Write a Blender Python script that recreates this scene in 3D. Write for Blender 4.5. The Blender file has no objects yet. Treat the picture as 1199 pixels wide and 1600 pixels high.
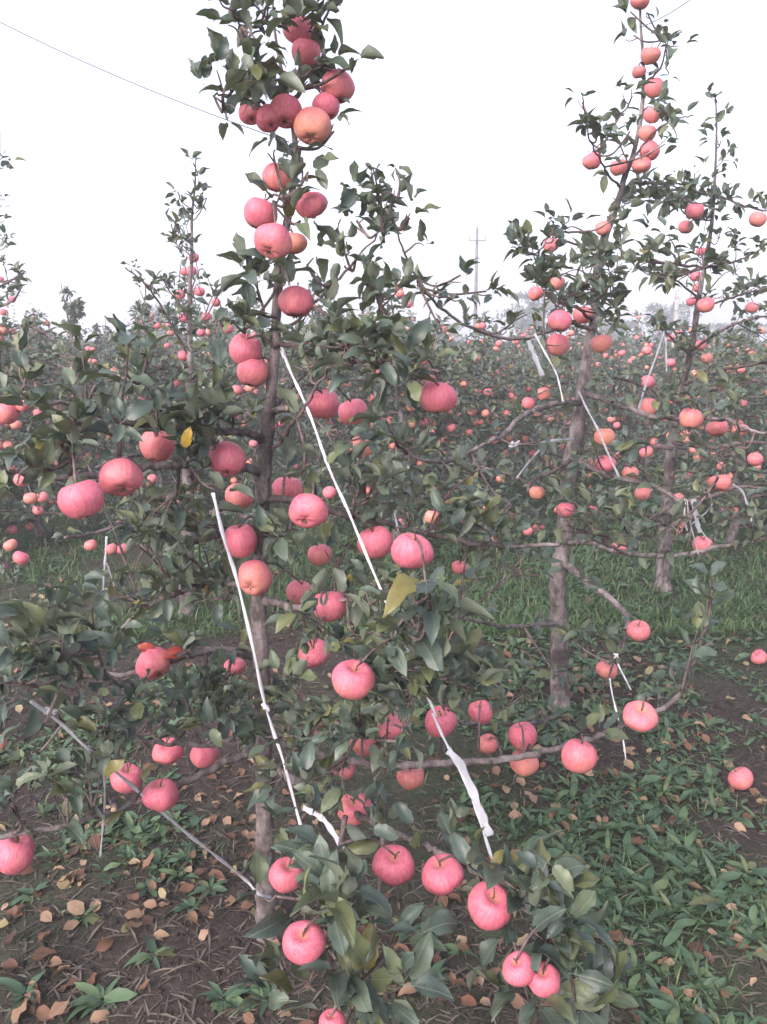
import bpy, math, random
import numpy as np
from mathutils import Vector, Matrix

# ------------------------------------------------------------------ camera, sky, sun, exposure
SC = bpy.context.scene
COL = SC.collection
R = math.radians
F, CX, CY = 1244.0, 599.5, 800.0
PITCH = R(11.4)
CAM = Vector((0, 0, 1.6))
cam_data = bpy.data.cameras.new('camera')
cam_data.sensor_fit = 'VERTICAL'
cam_data.sensor_height = 24.0
cam_data.lens = F / 1600 * 24.0
cam_data.clip_start = 0.05
cam_data.clip_end = 1500
cam = bpy.data.objects.new('camera', cam_data)
cam.location = CAM
cam.rotation_euler = (R(90) - PITCH, 0, 0)
COL.objects.link(cam)
SC.camera = cam

SUN_EL, SUN_AZ = R(32), R(215)          # azimuth clockwise from +Y: behind the camera, a little to the left
world = bpy.data.worlds.new('World')
SC.world = world
world.use_nodes = True
nt = world.node_tree
bg = nt.nodes['Background']
sky = nt.nodes.new('ShaderNodeTexSky')
sky.sky_type = 'NISHITA'
sky.sun_disc = False
sky.sun_elevation = SUN_EL
sky.sun_rotation = SUN_AZ
sky.air_density = 1.0
sky.dust_density = 4.0
sky.ozone_density = 1.0
hs = nt.nodes.new('ShaderNodeHueSaturation')
hs.inputs['Saturation'].default_value = 0.55
nt.links.new(sky.outputs[0], hs.inputs['Color'])
tm = nt.nodes.new('ShaderNodeMix'); tm.data_type = 'RGBA'; tm.blend_type = 'MULTIPLY'; tm.inputs[0].default_value = 1
tm.inputs[7].default_value = (1.02, 0.965, 1.03, 1)
nt.links.new(hs.outputs[0], tm.inputs[6]); nt.links.new(tm.outputs[2], bg.inputs['Color'])
bg.inputs['Strength'].default_value = 0.15

sun_data = bpy.data.lights.new('sun', 'SUN')
sun_data.energy = 0.5
sun_data.angle = R(60)
sun_data.color = (1.0, 0.97, 0.95)
sun = bpy.data.objects.new('sun', sun_data)
sd = Vector((math.sin(SUN_AZ) * math.cos(SUN_EL), math.cos(SUN_AZ) * math.cos(SUN_EL), math.sin(SUN_EL)))
sun.rotation_euler = sd.to_track_quat('Z', 'Y').to_euler()
sun.location = (-4, -6, 12)
COL.objects.link(sun)

SC.view_settings.view_transform = 'Standard'
SC.view_settings.look = 'None'
SC.view_settings.exposure = 1.68
SC.view_settings.gamma = 1.0
SC.view_settings.use_curve_mapping = False
SC.cycles.use_denoising = True
SC.cycles.max_bounces = 6
SC.cycles.diffuse_bounces = 3
SC.cycles.glossy_bounces = 2
SC.cycles.transmission_bounces = 3
SC.cycles.transparent_max_bounces = 6
SC.cycles.volume_bounces = 1
HAZE_DENSITY = 0.009

rng = random.Random(11)
nr = np.random.RandomState(5)

# ------------------------------------------------------------------ projection helpers (a photo pixel and a depth give a place)
FWD = Vector((0, math.cos(PITCH), -math.sin(PITCH)))
UP = Vector((0, math.sin(PITCH), math.cos(PITCH)))
RIGHT = Vector((1, 0, 0))
def ray(px, py): return RIGHT * ((px - CX) / F) + UP * (-(py - CY) / F) + FWD
def at_y(px, py, Y):
    d = ray(px, py); return CAM + d * (Y / d.y)
def at_z(px, py, z): return CAM + ray(px, py) * z
def on_ground(px, py, h=0.0):
    d = ray(px, py); return CAM + d * ((h - CAM.z) / d.z)
def project(p):
    v = p - CAM
    z = v.dot(FWD)
    if z < 0.05: return None
    return (CX + F * v.x / z, CY - F * v.dot(UP) / z, z)

# ------------------------------------------------------------------ object helpers
def tag(o, label=None, cat=None, group=None, kind=None):
    if label: o['label'] = label
    if cat: o['category'] = cat
    if group: o['group'] = group
    if kind: o['kind'] = kind
    return o
def link(o, parent=None):
    COL.objects.link(o)
    if parent is not None: o.parent = parent
    return o
def empty(name, loc):
    o = bpy.data.objects.new(name, None); o.location = loc; o.empty_display_size = 0.1
    return link(o)
def mesh_obj(name, verts, faces, mat, parent=None, smooth=True):
    me = bpy.data.meshes.new(name)
    me.from_pydata([tuple(v) for v in verts], [], faces)
    if smooth: me.polygons.foreach_set('use_smooth', [True] * len(me.polygons))
    me.materials.append(mat)
    return link(bpy.data.objects.new(name, me), parent)
def np_mesh(name, V, Fc, mat, tint=None):
    """V (n,3), Fc (m,k) with k constant"""
    me = bpy.data.meshes.new(name)
    n, (m, k) = len(V), Fc.shape
    me.vertices.add(n); me.vertices.foreach_set('co', V.astype(np.float32).ravel())
    me.loops.add(m * k); me.loops.foreach_set('vertex_index', Fc.astype(np.int32).ravel())
    me.polygons.add(m)
    me.polygons.foreach_set('loop_start', np.arange(0, m * k, k, dtype=np.int32))
    me.polygons.foreach_set('use_smooth', np.ones(m, dtype=bool))
    if tint is not None:
        a = me.attributes.new('tint', 'FLOAT', 'POINT'); a.data.foreach_set('value', tint.astype(np.float32))
    me.update(calc_edges=True)
    me.materials.append(mat)
    return me

class Tubes:
    """collects tapered tubes into one mesh"""
    def __init__(self): self.v, self.f = [], []
    def add(self, pts, rad, sides=8, bump=0.0, cap=True):
        base = len(self.v); n = len(pts); u = None
        for i, p in enumerate(pts):
            t = (pts[min(i + 1, n - 1)] - pts[max(i - 1, 0)])
            if t.length < 1e-9: t = Vector((0, 0, 1))
            t.normalize()
            if u is None:
                u = t.orthogonal().normalized()
            else:
                u = u - t * u.dot(t)
                u = u.normalized() if u.length > 1e-6 else t.orthogonal().normalized()
            w = t.cross(u)
            for k in range(sides):
                a = 2 * math.pi * k / sides
                r = rad[i] * (1 + (rng.uniform(-bump, bump) if bump else 0))
                self.v.append(p + (u * math.cos(a) + w * math.sin(a)) * r)
        for i in range(n - 1):
            for k in range(sides):
                a, b = base + i * sides + k, base + i * sides + (k + 1) % sides
                self.f.append((a, b, b + sides, a + sides))
        if cap:
            self.f.append(tuple(base + (n - 1) * sides + k for k in range(sides)))
            self.f.append(tuple(base + k for k in reversed(range(sides))))
    def build(self, name, mat, parent=None, origin=None):
        v = self.v if origin is None else [p - origin for p in self.v]
        o = mesh_obj(name, v, self.f, mat, parent)
        if origin is not None: o.location = origin
        return o

def smooth_line(pts, vals, per=5):
    """Catmull-Rom through pts (Vectors), vals interpolated along"""
    if len(pts) < 3:
        out = [pts[0].lerp(pts[-1], i / per) for i in range(per + 1)]
        return out, [vals[0] + (vals[-1] - vals[0]) * i / per for i in range(per + 1)]
    P, V = [], []
    n = len(pts)
    for i in range(n - 1):
        p0, p1, p2, p3 = pts[max(i - 1, 0)], pts[i], pts[i + 1], pts[min(i + 2, n - 1)]
        for k in range(per):
            t = k / per
            P.append(0.5 * ((2 * p1) + (p2 - p0) * t + (2 * p0 - 5 * p1 + 4 * p2 - p3) * t * t + (3 * p1 - p0 - 3 * p2 + p3) * t ** 3))
            V.append(vals[i] + (vals[i + 1] - vals[i]) * t)
    P.append(pts[-1].copy()); V.append(vals[-1])
    return P, V

# ------------------------------------------------------------------ materials
def new_mat(name):
    m = bpy.data.materials.new(name); m.use_nodes = True
    n = m.node_tree.nodes; n.clear()
    out = n.new('ShaderNodeOutputMaterial')
    b = n.new('ShaderNodeBsdfPrincipled')
    m.node_tree.links.new(b.outputs[0], out.inputs['Surface'])
    return m, n, m.node_tree.links, b, out
def ramp(n, stops):
    r = n.new('ShaderNodeValToRGB'); e = r.color_ramp.elements
    while len(e) < len(stops): e.new(0.5)
    for i, (p, c) in enumerate(stops):
        e[i].position = p; e[i].color = (*c, 1)
    return r
def noise(n, l, scale, detail=3, vec=None, rough=0.5):
    t = n.new('ShaderNodeTexNoise'); t.inputs['Scale'].default_value = scale
    t.inputs['Detail'].default_value = detail; t.inputs['Roughness'].default_value = rough
    if vec is not None: l.new(vec, t.inputs['Vector'])
    return t
def mixc(n, l, fac, a, b, mode='MIX'):
    m = n.new('ShaderNodeMix'); m.data_type = 'RGBA'; m.blend_type = mode
    for v, i in ((fac, 0), (a, 6), (b, 7)):
        if hasattr(v, 'is_output'): l.new(v, m.inputs[i])
        elif i == 0: m.inputs[i].default_value = v
        else: m.inputs[i].default_value = (*v, 1)
    return m.outputs[2]
def math_node(n, l, op, a, b=None, clamp=False):
    m = n.new('ShaderNodeMath'); m.operation = op; m.use_clamp = clamp
    for i, v in enumerate((a, b)):
        if v is None: continue
        if hasattr(v, 'is_output'): l.new(v, m.inputs[i])
        else: m.inputs[i].default_value = v
    return m.outputs[0]
def bump_to(n, l, b, h, strength, dist):
    u = n.new('ShaderNodeBump'); u.inputs['Strength'].default_value = strength; u.inputs['Distance'].default_value = dist
    l.new(h, u.inputs['Height']); l.new(u.outputs[0], b.inputs['Normal'])

def leaf_mat(name, single, stops, under, rough=0.42, trans=0.14):
    m, n, l, b, out = new_mat(name)
    if single:
        info = n.new('ShaderNodeObjectInfo'); val = info.outputs['Random']
    else:
        at = n.new('ShaderNodeAttribute'); at.attribute_name = 'tint'; val = at.outputs['Fac']
    rp = ramp(n, stops); l.new(val, rp.inputs[0])
    tc = n.new('ShaderNodeTexCoord')
    blot = noise(n, l, 2.2 if single else 22, 3, tc.outputs['Object'])
    f = math_node(n, l, 'MULTIPLY_ADD', blot.outputs['Fac'], 0.9)
    n_ = f.node; n_.inputs[2].default_value = 0.55
    col = mixc(n, l, 1.0, rp.outputs[0], f, 'MULTIPLY')
    if single:                                            # pale midrib and side veins
        sx = n.new('ShaderNodeSeparateXYZ'); l.new(tc.outputs['Object'], sx.inputs[0])
        ax = math_node(n, l, 'ABSOLUTE', sx.outputs[0])
        rib = math_node(n, l, 'LESS_THAN', ax, 0.012)
        s = math_node(n, l, 'SUBTRACT', sx.outputs[1], math_node(n, l, 'MULTIPLY', ax, 0.9))
        fr = math_node(n, l, 'FRACT', math_node(n, l, 'MULTIPLY', s, 8.5))
        vein = math_node(n, l, 'LESS_THAN', fr, 0.11)
        vm = math_node(n, l, 'MAXIMUM', math_node(n, l, 'MULTIPLY', rib, 0.7), math_node(n, l, 'MULTIPLY', vein, 0.22))
        col = mixc(n, l, vm, col, (0.16, 0.2, 0.13))
        hh = math_node(n, l, 'ADD', fr, math_node(n, l, 'MULTIPLY', blot.outputs['Fac'], 1.5))
        bump_to(n, l, b, hh, 0.25, 0.03)
    geo = n.new('ShaderNodeNewGeometry')
    und = mixc(n, l, 0.75, col, under)
    col = mixc(n, l, geo.outputs['Backfacing'], col, und)
    l.new(col, b.inputs['Base Color'])
    b.inputs['Roughness'].default_value = rough
    b.inputs['Specular IOR Level'].default_value = 0.45
    tr = n.new('ShaderNodeBsdfTranslucent')
    tcol = mixc(n, l, 1.0, col, (1.0, 1.15, 0.5), 'MULTIPLY')
    l.new(tcol, tr.inputs['Color'])
    mx = n.new('ShaderNodeMixShader'); mx.inputs[0].default_value = trans
    l.new(b.outputs[0], mx.inputs[1]); l.new(tr.outputs[0], mx.inputs[2])
    l.new(mx.outputs[0], out.inputs['Surface'])
    return m

G_STOPS = [(0.0, (0.054, 0.078, 0.063)), (0.35, (0.07, 0.101, 0.081)), (0.62, (0.093, 0.126, 0.087)),
           (0.86, (0.118, 0.143, 0.069)), (0.985, (0.12, 0.125, 0.05)), (1.0, (0.2, 0.165, 0.04))]
LEAF1 = leaf_mat('apple_leaf_single', True, G_STOPS, (0.17, 0.2, 0.155))
LEAFM = leaf_mat('apple_leaf_mass', False, G_STOPS, (0.17, 0.2, 0.155))
W_STOPS = [(0.0, (0.045, 0.085, 0.048)), (0.5, (0.062, 0.115, 0.06)), (0.85, (0.085, 0.135, 0.06)), (1.0, (0.13, 0.13, 0.06))]
WEED = leaf_mat('weed_leaf', False, W_STOPS, (0.11, 0.15, 0.1), 0.55, 0.12)
GRASS = leaf_mat('grass_blade', False, [(0.0, (0.045, 0.095, 0.035)), (0.5, (0.065, 0.135, 0.045)), (0.9, (0.1, 0.16, 0.06)), (1.0, (0.2, 0.18, 0.09))], (0.08, 0.14, 0.06), 0.6, 0.2)
DRY = leaf_mat('dry_straw', False, [(0.0, (0.045, 0.037, 0.031)), (0.6, (0.085, 0.07, 0.056)), (1.0, (0.17, 0.142, 0.11))], (0.1, 0.082, 0.064), 0.8, 0.05)
D_STOPS = [(0.0, (0.06, 0.03, 0.02)), (0.3, (0.13, 0.06, 0.035)), (0.6, (0.2, 0.115, 0.07)), (0.85, (0.29, 0.2, 0.13)), (1.0, (0.2, 0.19, 0.08))]
DEAD1 = leaf_mat('dead_leaf_single', True, D_STOPS, (0.22, 0.15, 0.105), 0.7, 0.1)
DEADM = leaf_mat('dead_leaf_mass', False, D_STOPS, (0.22, 0.15, 0.105), 0.7, 0.1)

def bark_mat(name, dark, light, scale):
    m, n, l, b, out = new_mat(name)
    tc = n.new('ShaderNodeTexCoord')
    mp = n.new('ShaderNodeMapping'); mp.inputs['Scale'].default_value = (1, 1, 0.45); l.new(tc.outputs['Object'], mp.inputs[0])
    a = noise(n, l, scale, 6, mp.outputs[0], 0.65)
    c = noise(n, l, scale * 0.13, 3, tc.outputs['Object'])
    f = math_node(n, l, 'MULTIPLY', math_node(n, l, 'ADD', a.outputs['Fac'], c.outputs['Fac']), 0.5)
    rp = ramp(n, [(0.36, tuple(x * .6 for x in dark)), (0.45, dark), (0.57, light), (0.66, tuple(min(1, x * 1.5) for x in light))])
    l.new(f, rp.inputs[0]); l.new(rp.outputs[0], b.inputs['Base Color'])
    b.inputs['Roughness'].default_value = 0.82
    b.inputs['Specular IOR Level'].default_value = 0.25
    ring = n.new('ShaderNodeMapping'); ring.inputs['Scale'].default_value = (.5, .5, 3.0); l.new(tc.outputs['Object'], ring.inputs[0])
    rg = noise(n, l, scale * 0.5, 3, ring.outputs[0], 0.7)
    hh = math_node(n, l, 'ADD', a.outputs['Fac'], math_node(n, l, 'MULTIPLY', rg.outputs['Fac'], 0.8))
    bump_to(n, l, b, hh, 1.0, 0.008)
    return m
BARK = bark_mat('apple_bark', (0.085, 0.07, 0.066), (0.23, 0.195, 0.19), 42)
TWIG = bark_mat('twig_bark', (0.09, 0.062, 0.058), (0.19, 0.145, 0.14), 60)

def apple_mat(name, single):
    m, n, l, b, out = new_mat(name)
    tc = n.new('ShaderNodeTexCoord')
    if single:
        info = n.new('ShaderNodeObjectInfo')
        tint = math_node(n, l, 'MULTIPLY', n.new('ShaderNodeSeparateColor').outputs[0], 1.0)
        sep = n.nodes if False else None
        sc_ = [x for x in n if x.bl_idname == 'ShaderNodeSeparateColor'][0]
        l.new(info.outputs['Color'], sc_.inputs[0])
        off = n.new('ShaderNodeVectorMath'); off.operation = 'ADD'
        comb = n.new('ShaderNodeCombineXYZ')
        l.new(math_node(n, l, 'MULTIPLY', info.outputs['Random'], 40.0), comb.inputs[0])
        l.new(tc.outputs['Object'], off.inputs[0]); l.new(comb.outputs[0], off.inputs[1])
        vec = off.outputs[0]
        # streaks that run from stem to calyx: noise of the direction round the axis only
        mp = n.new('ShaderNodeMapping'); mp.inputs['Scale'].default_value = (1, 1, 0.09); l.new(vec, mp.inputs[0])
        st = noise(n, l, 7.5, 4, mp.outputs[0], 0.6)
        st2 = noise(n, l, 19, 2, mp.outputs[0], 0.6)
        big = noise(n, l, 0.75, 2, vec)
        sx = n.new('ShaderNodeSeparateXYZ'); l.new(tc.outputs['Object'], sx.inputs[0])
        stc = ramp(n, [(0.22, (0, 0, 0)), (0.78, (1, 1, 1))]); l.new(st.outputs['Fac'], stc.inputs[0])
        red = mixc(n, l, stc.outputs[0], (0.42, 0.045, 0.105), (0.63, 0.185, 0.23))
        red = mixc(n, l, math_node(n, l, 'MULTIPLY', st2.outputs['Fac'], 0.3), red, (0.7, 0.28, 0.3))
        peach = mixc(n, l, st.outputs['Fac'], (0.6, 0.18, 0.14), (0.7, 0.38, 0.23))
        zz = math_node(n, l, 'MULTIPLY_ADD', sx.outputs[2], -0.22); zz.node.inputs[2].default_value = -0.58
        f = math_node(n, l, 'ADD', math_node(n, l, 'MULTIPLY', big.outputs['Fac'], 1.1), zz)
        f = math_node(n, l, 'ADD', f, math_node(n, l, 'MULTIPLY', tint, 1.0), clamp=True)
        col = mixc(n, l, f, red, peach)
        # yellow-green cavity round the stem and pale dots
        d = n.new('ShaderNodeVectorMath'); d.operation = 'LENGTH'
        mp2 = n.new('ShaderNodeMapping'); mp2.inputs['Scale'].default_value = (1, 1, 0.0); l.new(tc.outputs['Object'], mp2.inputs[0])
        l.new(mp2.outputs[0], d.inputs[0])
        cav = ramp(n, [(0.1, (1, 1, 1)), (0.36, (0, 0, 0))]); l.new(d.outputs['Value'], cav.inputs[0])
        col = mixc(n, l, math_node(n, l, 'MULTIPLY', math_node(n, l, 'MULTIPLY', cav.outputs[0], 0.45), math_node(n, l, 'GREATER_THAN', sx.outputs[2], 0.0)), col, (0.5, 0.3, 0.12))
        vor = n.new('ShaderNodeTexVoronoi'); vor.inputs['Scale'].default_value = 13; l.new(vec, vor.inputs['Vector'])
        dots = math_node(n, l, 'LESS_THAN', vor.outputs['Distance'], 0.1)
        col = mixc(n, l, math_node(n, l, 'MULTIPLY', dots, 0.3), col, (0.8, 0.55, 0.4))
        fine = noise(n, l, 9, 4, vec)
        bump_to(n, l, b, fine.outputs['Fac'], 0.12, 0.05)
    else:
        at = n.new('ShaderNodeAttribute'); at.attribute_name = 'tint'
        col = mixc(n, l, at.outputs['Fac'], (0.55, 0.13, 0.165), (0.64, 0.29, 0.2))
    l.new(col, b.inputs['Base Color'])
    b.inputs['Roughness'].default_value = 0.47
    b.inputs['Specular IOR Level'].default_value = 0.35
    b.inputs['Subsurface Weight'].default_value = 0.0
    return m
APPLE = apple_mat('apple_skin', True)
APPLEM = apple_mat('apple_skin_far', False)

RED_LEAF = leaf_mat('red_leaf', True, [(0.0, (0.3, 0.03, 0.025)), (1.0, (0.36, 0.05, 0.03))], (0.3, 0.06, 0.05))
YELLOW_LEAF = leaf_mat('yellow_leaf', True, [(0.0, (0.5, 0.33, 0.03)), (1.0, (0.5, 0.3, 0.03))], (0.5, 0.36, 0.08))
def plain(name, color, rough=0.6, var=0.25, scale=30, spec=0.4, trans=0.0):
    m, n, l, b, out = new_mat(name)
    tc = n.new('ShaderNodeTexCoord')
    a = noise(n, l, scale, 4, tc.outputs['Object'])
    rp = ramp(n, [(0.3, tuple(c * (1 - var) for c in color)), (0.7, tuple(min(1, c * (1 + var * 0.4)) for c in color))])
    l.new(a.outputs['Fac'], rp.inputs[0]); l.new(rp.outputs[0], b.inputs['Base Color'])
    b.inputs['Roughness'].default_value = rough
    b.inputs['Specular IOR Level'].default_value = spec
    if trans:
        tr = n.new('ShaderNodeBsdfTranslucent'); l.new(rp.outputs[0], tr.inputs['Color'])
        tp = n.new('ShaderNodeBsdfTransparent')
        m1 = n.new('ShaderNodeMixShader'); m1.inputs[0].default_value = 0.45
        m2 = n.new('ShaderNodeMixShader'); m2.inputs[0].default_value = trans
        l.new(b.outputs[0], m1.inputs[1]); l.new(tr.outputs[0], m1.inputs[2])
        l.new(m1.outputs[0], m2.inputs[1]); l.new(tp.outputs[0], m2.inputs[2])
        l.new(m2.outputs[0], out.inputs['Surface'])
    return m
STRING = plain('white_twine', (0.68, 0.68, 0.72), 0.6, 0.15, 60)
STRING_OLD = plain('weathered_twine', (0.4, 0.4, 0.42), 0.75, 0.3, 60)
TAPE = plain('white_plastic_tape', (0.78, 0.79, 0.84), 0.4, 0.1, 40, 0.5, 0.12)
FILM = plain('thin_plastic_film', (0.7, 0.72, 0.76), 0.4, 0.15, 30, 0.5, 0.4)
CONCRETE = plain('grey_concrete', (0.42, 0.42, 0.42), 0.85, 0.2, 8)
POLE = plain('weathered_pole', (0.17, 0.17, 0.18), 0.85, 0.2, 8)
WIRE = plain('steel_wire', (0.12, 0.12, 0.15), 0.5, 0.2, 8)
STEM = plain('apple_stem', (0.13, 0.08, 0.05), 0.8, 0.3, 8)
CALYX = plain('apple_calyx', (0.11, 0.085, 0.05), 0.85, 0.4, 6)
CUT = plain('sawn_wood', (0.55, 0.36, 0.22), 0.7, 0.2, 60)

# ------------------------------------------------------------------ ground
def vnoise(x, y, s, seed):
    """smooth value noise for numpy arrays"""
    r_ = np.random.RandomState(seed); T = r_.rand(64, 64)
    X, Y = x / s, y / s
    xi, yi = np.floor(X).astype(int), np.floor(Y).astype(int)
    fx, fy = X - xi, Y - yi
    fx, fy = fx * fx * (3 - 2 * fx), fy * fy * (3 - 2 * fy)
    g = lambda a, b: T[a % 64, b % 64]
    return (g(xi, yi) * (1 - fx) + g(xi + 1, yi) * fx) * (1 - fy) + (g(xi, yi + 1) * (1 - fx) + g(xi + 1, yi + 1) * fx) * fy
def ground_h(x, y):
    near = np.clip(1 - (np.hypot(x, y) - 8) / 6, 0, 1)
    return near * (0.05 * (vnoise(x, y, 0.7, 3) - 0.5) + 0.03 * (vnoise(x, y, 0.19, 4) - 0.5))
def gh(x, y): return float(ground_h(np.array([x]), np.array([y]))[0])

def axis(lo, hi, step, far):
    a = list(np.arange(lo, hi, step)); s = step
    while a[-1] < far: s *= 1.35; a.append(a[-1] + s)
    s = step
    while a[0] > -far: s *= 1.35; a.insert(0, a[0] - s)
    return np.array(a)
gx, gy = axis(-4, 4, 0.055, 260), axis(0.8, 8, 0.055, 260)
GX, GY = np.meshgrid(gx, gy)
GV = np.stack([GX.ravel(), GY.ravel(), ground_h(GX.ravel(), GY.ravel())], 1)
nx, ny = len(gx), len(gy)
I = (np.arange(ny - 1)[:, None] * nx + np.arange(nx - 1)[None, :]).ravel()
GF = np.stack([I, I + 1, I + 1 + nx, I + nx], 1)
def ground_mat():
    m, n, l, b, out = new_mat('orchard_soil')
    tc = n.new('ShaderNodeTexCoord'); v = tc.outputs['Object']
    a = noise(n, l, 34, 6, v, 0.7); c = noise(n, l, 3.1, 4, v); g = noise(n, l, 0.55, 3, v)
    soil = ramp(n, [(0.3, (0.022, 0.018, 0.016)), (0.5, (0.052, 0.042, 0.037)), (0.7, (0.115, 0.093, 0.08))]); l.new(a.outputs['Fac'], soil.inputs[0])
    soil2 = mixc(n, l, c.outputs['Fac'], soil.outputs[0], (0.046, 0.036, 0.031))
    gr = ramp(n, [(0.46, (0, 0, 0)), (0.58, (1, 1, 1))]); l.new(g.outputs['Fac'], gr.inputs[0])
    green = mixc(n, l, a.outputs['Fac'], (0.03, 0.06, 0.026), (0.075, 0.12, 0.05))
    f = math_node(n, l, 'MULTIPLY', gr.outputs[0], 0.45)
    sx = n.new('ShaderNodeSeparateXYZ'); l.new(v, sx.inputs[0])
    fy = math_node(n, l, 'MULTIPLY', math_node(n, l, 'SUBTRACT', sx.outputs[1], 5.5), 0.25, clamp=True)
    col = mixc(n, l, math_node(n, l, 'MAXIMUM', f, math_node(n, l, 'MULTIPLY', fy, 0.75)), soil2, green)
    l.new(col, b.inputs['Base Color']); b.inputs['Roughness'].default_value = 0.95; b.inputs['Specular IOR Level'].default_value = 0.15
    bump_to(n, l, b, a.outputs['Fac'], 1.0, 0.02)
    return m
ground = link(bpy.data.objects.new('ground', np_mesh('ground', GV, GF, ground_mat())))
tag(ground, 'bare brown orchard soil with weeds and dead leaves under the trees', kind='structure')

# ------------------------------------------------------------------ leaves
def leaf_template(nst, cols, wid=0.27, fold=0.35, curl=0.25, wave=0.03, ser=0.0, petiole=True, seed=0, twist=0.0, tipw=0.0):
    r_ = random.Random(seed); v, f = [], []
    ph = r_.uniform(0, 6)
    for i in range(nst + 1):
        t = i / nst
        w = wid * (math.sin(math.pi * min(1, t * 0.94 + 0.03) ** 0.82)) ** 0.75
        if i == nst: w = tipw
        for c in cols:
            e = abs(c)
            ww = w * (1 + (ser * (1 if i % 2 else -1) if e == 1 else 0))
            x = c * ww
            z = fold * e * w - curl * t * t + (wave * math.sin(t * 10 + ph + (2 if c > 0 else 0)) if e == 1 else 0)
            ang = twist * t
            v.append((x * math.cos(ang) - z * math.sin(ang) * 0.3, t - ser * 0.3 * e, z + x * math.sin(ang)))
    k = len(cols)
    for i in range(nst):
        for j in range(k - 1):
            a = i * k + j
            f.append((a, a + 1, a + 1 + k, a + k))
    if petiole:
        b = len(v)
        v += [(-0.011, 0.02, 0), (0.011, 0.02, 0), (0.008, -0.3, -0.03), (-0.008, -0.3, -0.03)]
        f.append((b, b + 1, b + 2, b + 3))
    return np.array(v), np.array(f)
NEAR_T = [leaf_template(7, (-1, -.5, 0, .5, 1), 0.27, 0.5, 0.3, 0.05, 0.07, seed=1, twist=0.3),
          leaf_template(7, (-1, -.5, 0, .5, 1), 0.26, 0.55, 0.38, 0.04, 0.06, seed=2, twist=0.25),
          leaf_template(7, (-1, -.5, 0, .5, 1), 0.29, 0.3, 0.45, 0.07, 0.07, seed=3, twist=-0.7),
          leaf_template(7, (-1, -.5, 0, .5, 1), 0.27, 0.85, 0.55, 0.05, 0.07, seed=4, twist=0.6), leaf_template(7, (-1, -.5, 0, .5, 1), 0.28, 0.45, -0.2, 0.06, 0.07, seed=8, twist=-0.5)]
LOW_T = [leaf_template(4, (-1, 0, 1), 0.28, 0.4, 0.25, 0.03, petiole=True, seed=5),
         leaf_template(4, (-1, 0, 1), 0.26, 0.65, 0.45, 0.03, petiole=True, seed=6, twist=0.3)]
FAR_T = [leaf_template(2, (-1, 0, 1), 0.3, 0.5, 0.3, 0, petiole=False, seed=7)]
NEAR_ME = [np_mesh('leaf', v, f, LEAF1) for v, f in NEAR_T]

def batch(templates, pos, d, nrm, size, tint, mat, name, origin=None):
    """many leaves in one mesh"""
    pos, d, nrm, size, tint = map(np.asarray, (pos, d, nrm, size, tint))
    d = d / np.linalg.norm(d, axis=1, keepdims=True)
    x = np.cross(d, nrm); x /= np.linalg.norm(x, axis=1, keepdims=True) + 1e-9
    z = np.cross(x, d)
    Vs, Fs, Ts, base = [], [], [], 0
    which = np.arange(len(pos)) % len(templates)
    for k, (tv, tf) in enumerate(templates):
        s = which == k
        if not s.any(): continue
        sz = size[s][:, None, None]
        V = pos[s][:, None, :] + sz * (tv[None, :, 0:1] * x[s][:, None, :] + tv[None, :, 1:2] * d[s][:, None, :] + tv[None, :, 2:3] * z[s][:, None, :])
        m = s.sum()
        Fc = tf[None] + (np.arange(m) * len(tv))[:, None, None] + base
        Vs.append(V.reshape(-1, 3)); Fs.append(Fc.reshape(-1, 4)); Ts.append(np.repeat(tint[s], len(tv)))
        base += m * len(tv)
    V = np.concatenate(Vs)
    if origin is not None: V = V - np.array(origin)
    return np_mesh(name, V, np.concatenate(Fs), mat, np.concatenate(Ts))

def rvec(r_=rng):
    z = r_.uniform(-1, 1); a = r_.uniform(0, 2 * math.pi); q = math.sqrt(1 - z * z)
    return Vector((q * math.cos(a), q * math.sin(a), z))
def leaf_pose(axis_dir, spread, up):
    """a leaf direction that leaves a twig sideways, and its upper-side normal"""
    d = (axis_dir * rng.uniform(0.1, 0.8) + rvec() * spread + Vector((0, 0, up))).normalized()
    n = (Vector((0, 0, 1)) + rvec() * 0.75)
    n = (n - d * n.dot(d))
    if n.length < 0.1: n = d.orthogonal()
    return d, n.normalized()

# ------------------------------------------------------------------ apples
def apple_mesh(name, seg, rings, mat, lob=0.03, lean=0.0, tall=1.0, sq=0.0):
    v, f = [], []
    for i in range(rings + 1):
        a = math.pi * i / rings                          # 0 = stem, pi = calyx
        r0 = math.sin(a) ** 0.86
        z = math.cos(a) * 0.9
        z -= 0.34 * math.exp(-(a / 0.34) ** 2) - 0.02
        z += 0.2 * math.exp(-((math.pi - a) / 0.3) ** 2)
        r0 *= 1 - 0.09 * max(0, -math.cos(a)) + 0.02 * math.cos(a)
        for k in range(seg):
            b = 2 * math.pi * k / seg
            lo = 1 + lob * math.cos(5 * b) * (0.3 + 0.7 * (1 - math.cos(a)) / 2) * (1 if a > 0.6 else 0)
            v.append((r0 * lo * math.cos(b), r0 * lo * math.sin(b), (z + (0.03 * math.cos(5 * b) * (1 - r0) if a > 2 else 0)) * tall + lean * r0 * math.cos(b) * math.cos(a)))
            x_, y_, z_ = v[-1]; v[-1] = (x_ * (1 + sq) * (1 - lean * .5 * z_), y_ * (1 - sq), z_)
    for i in range(rings):
        for k in range(seg):
            a, b = i * seg + k, i * seg + (k + 1) % seg
            f.append((a, a + seg, b + seg, b))
    me = bpy.data.meshes.new(name); me.from_pydata(v, [], f)
    me.polygons.foreach_set('use_smooth', [True] * len(me.polygons)); me.materials.append(mat)
    return me
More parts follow.
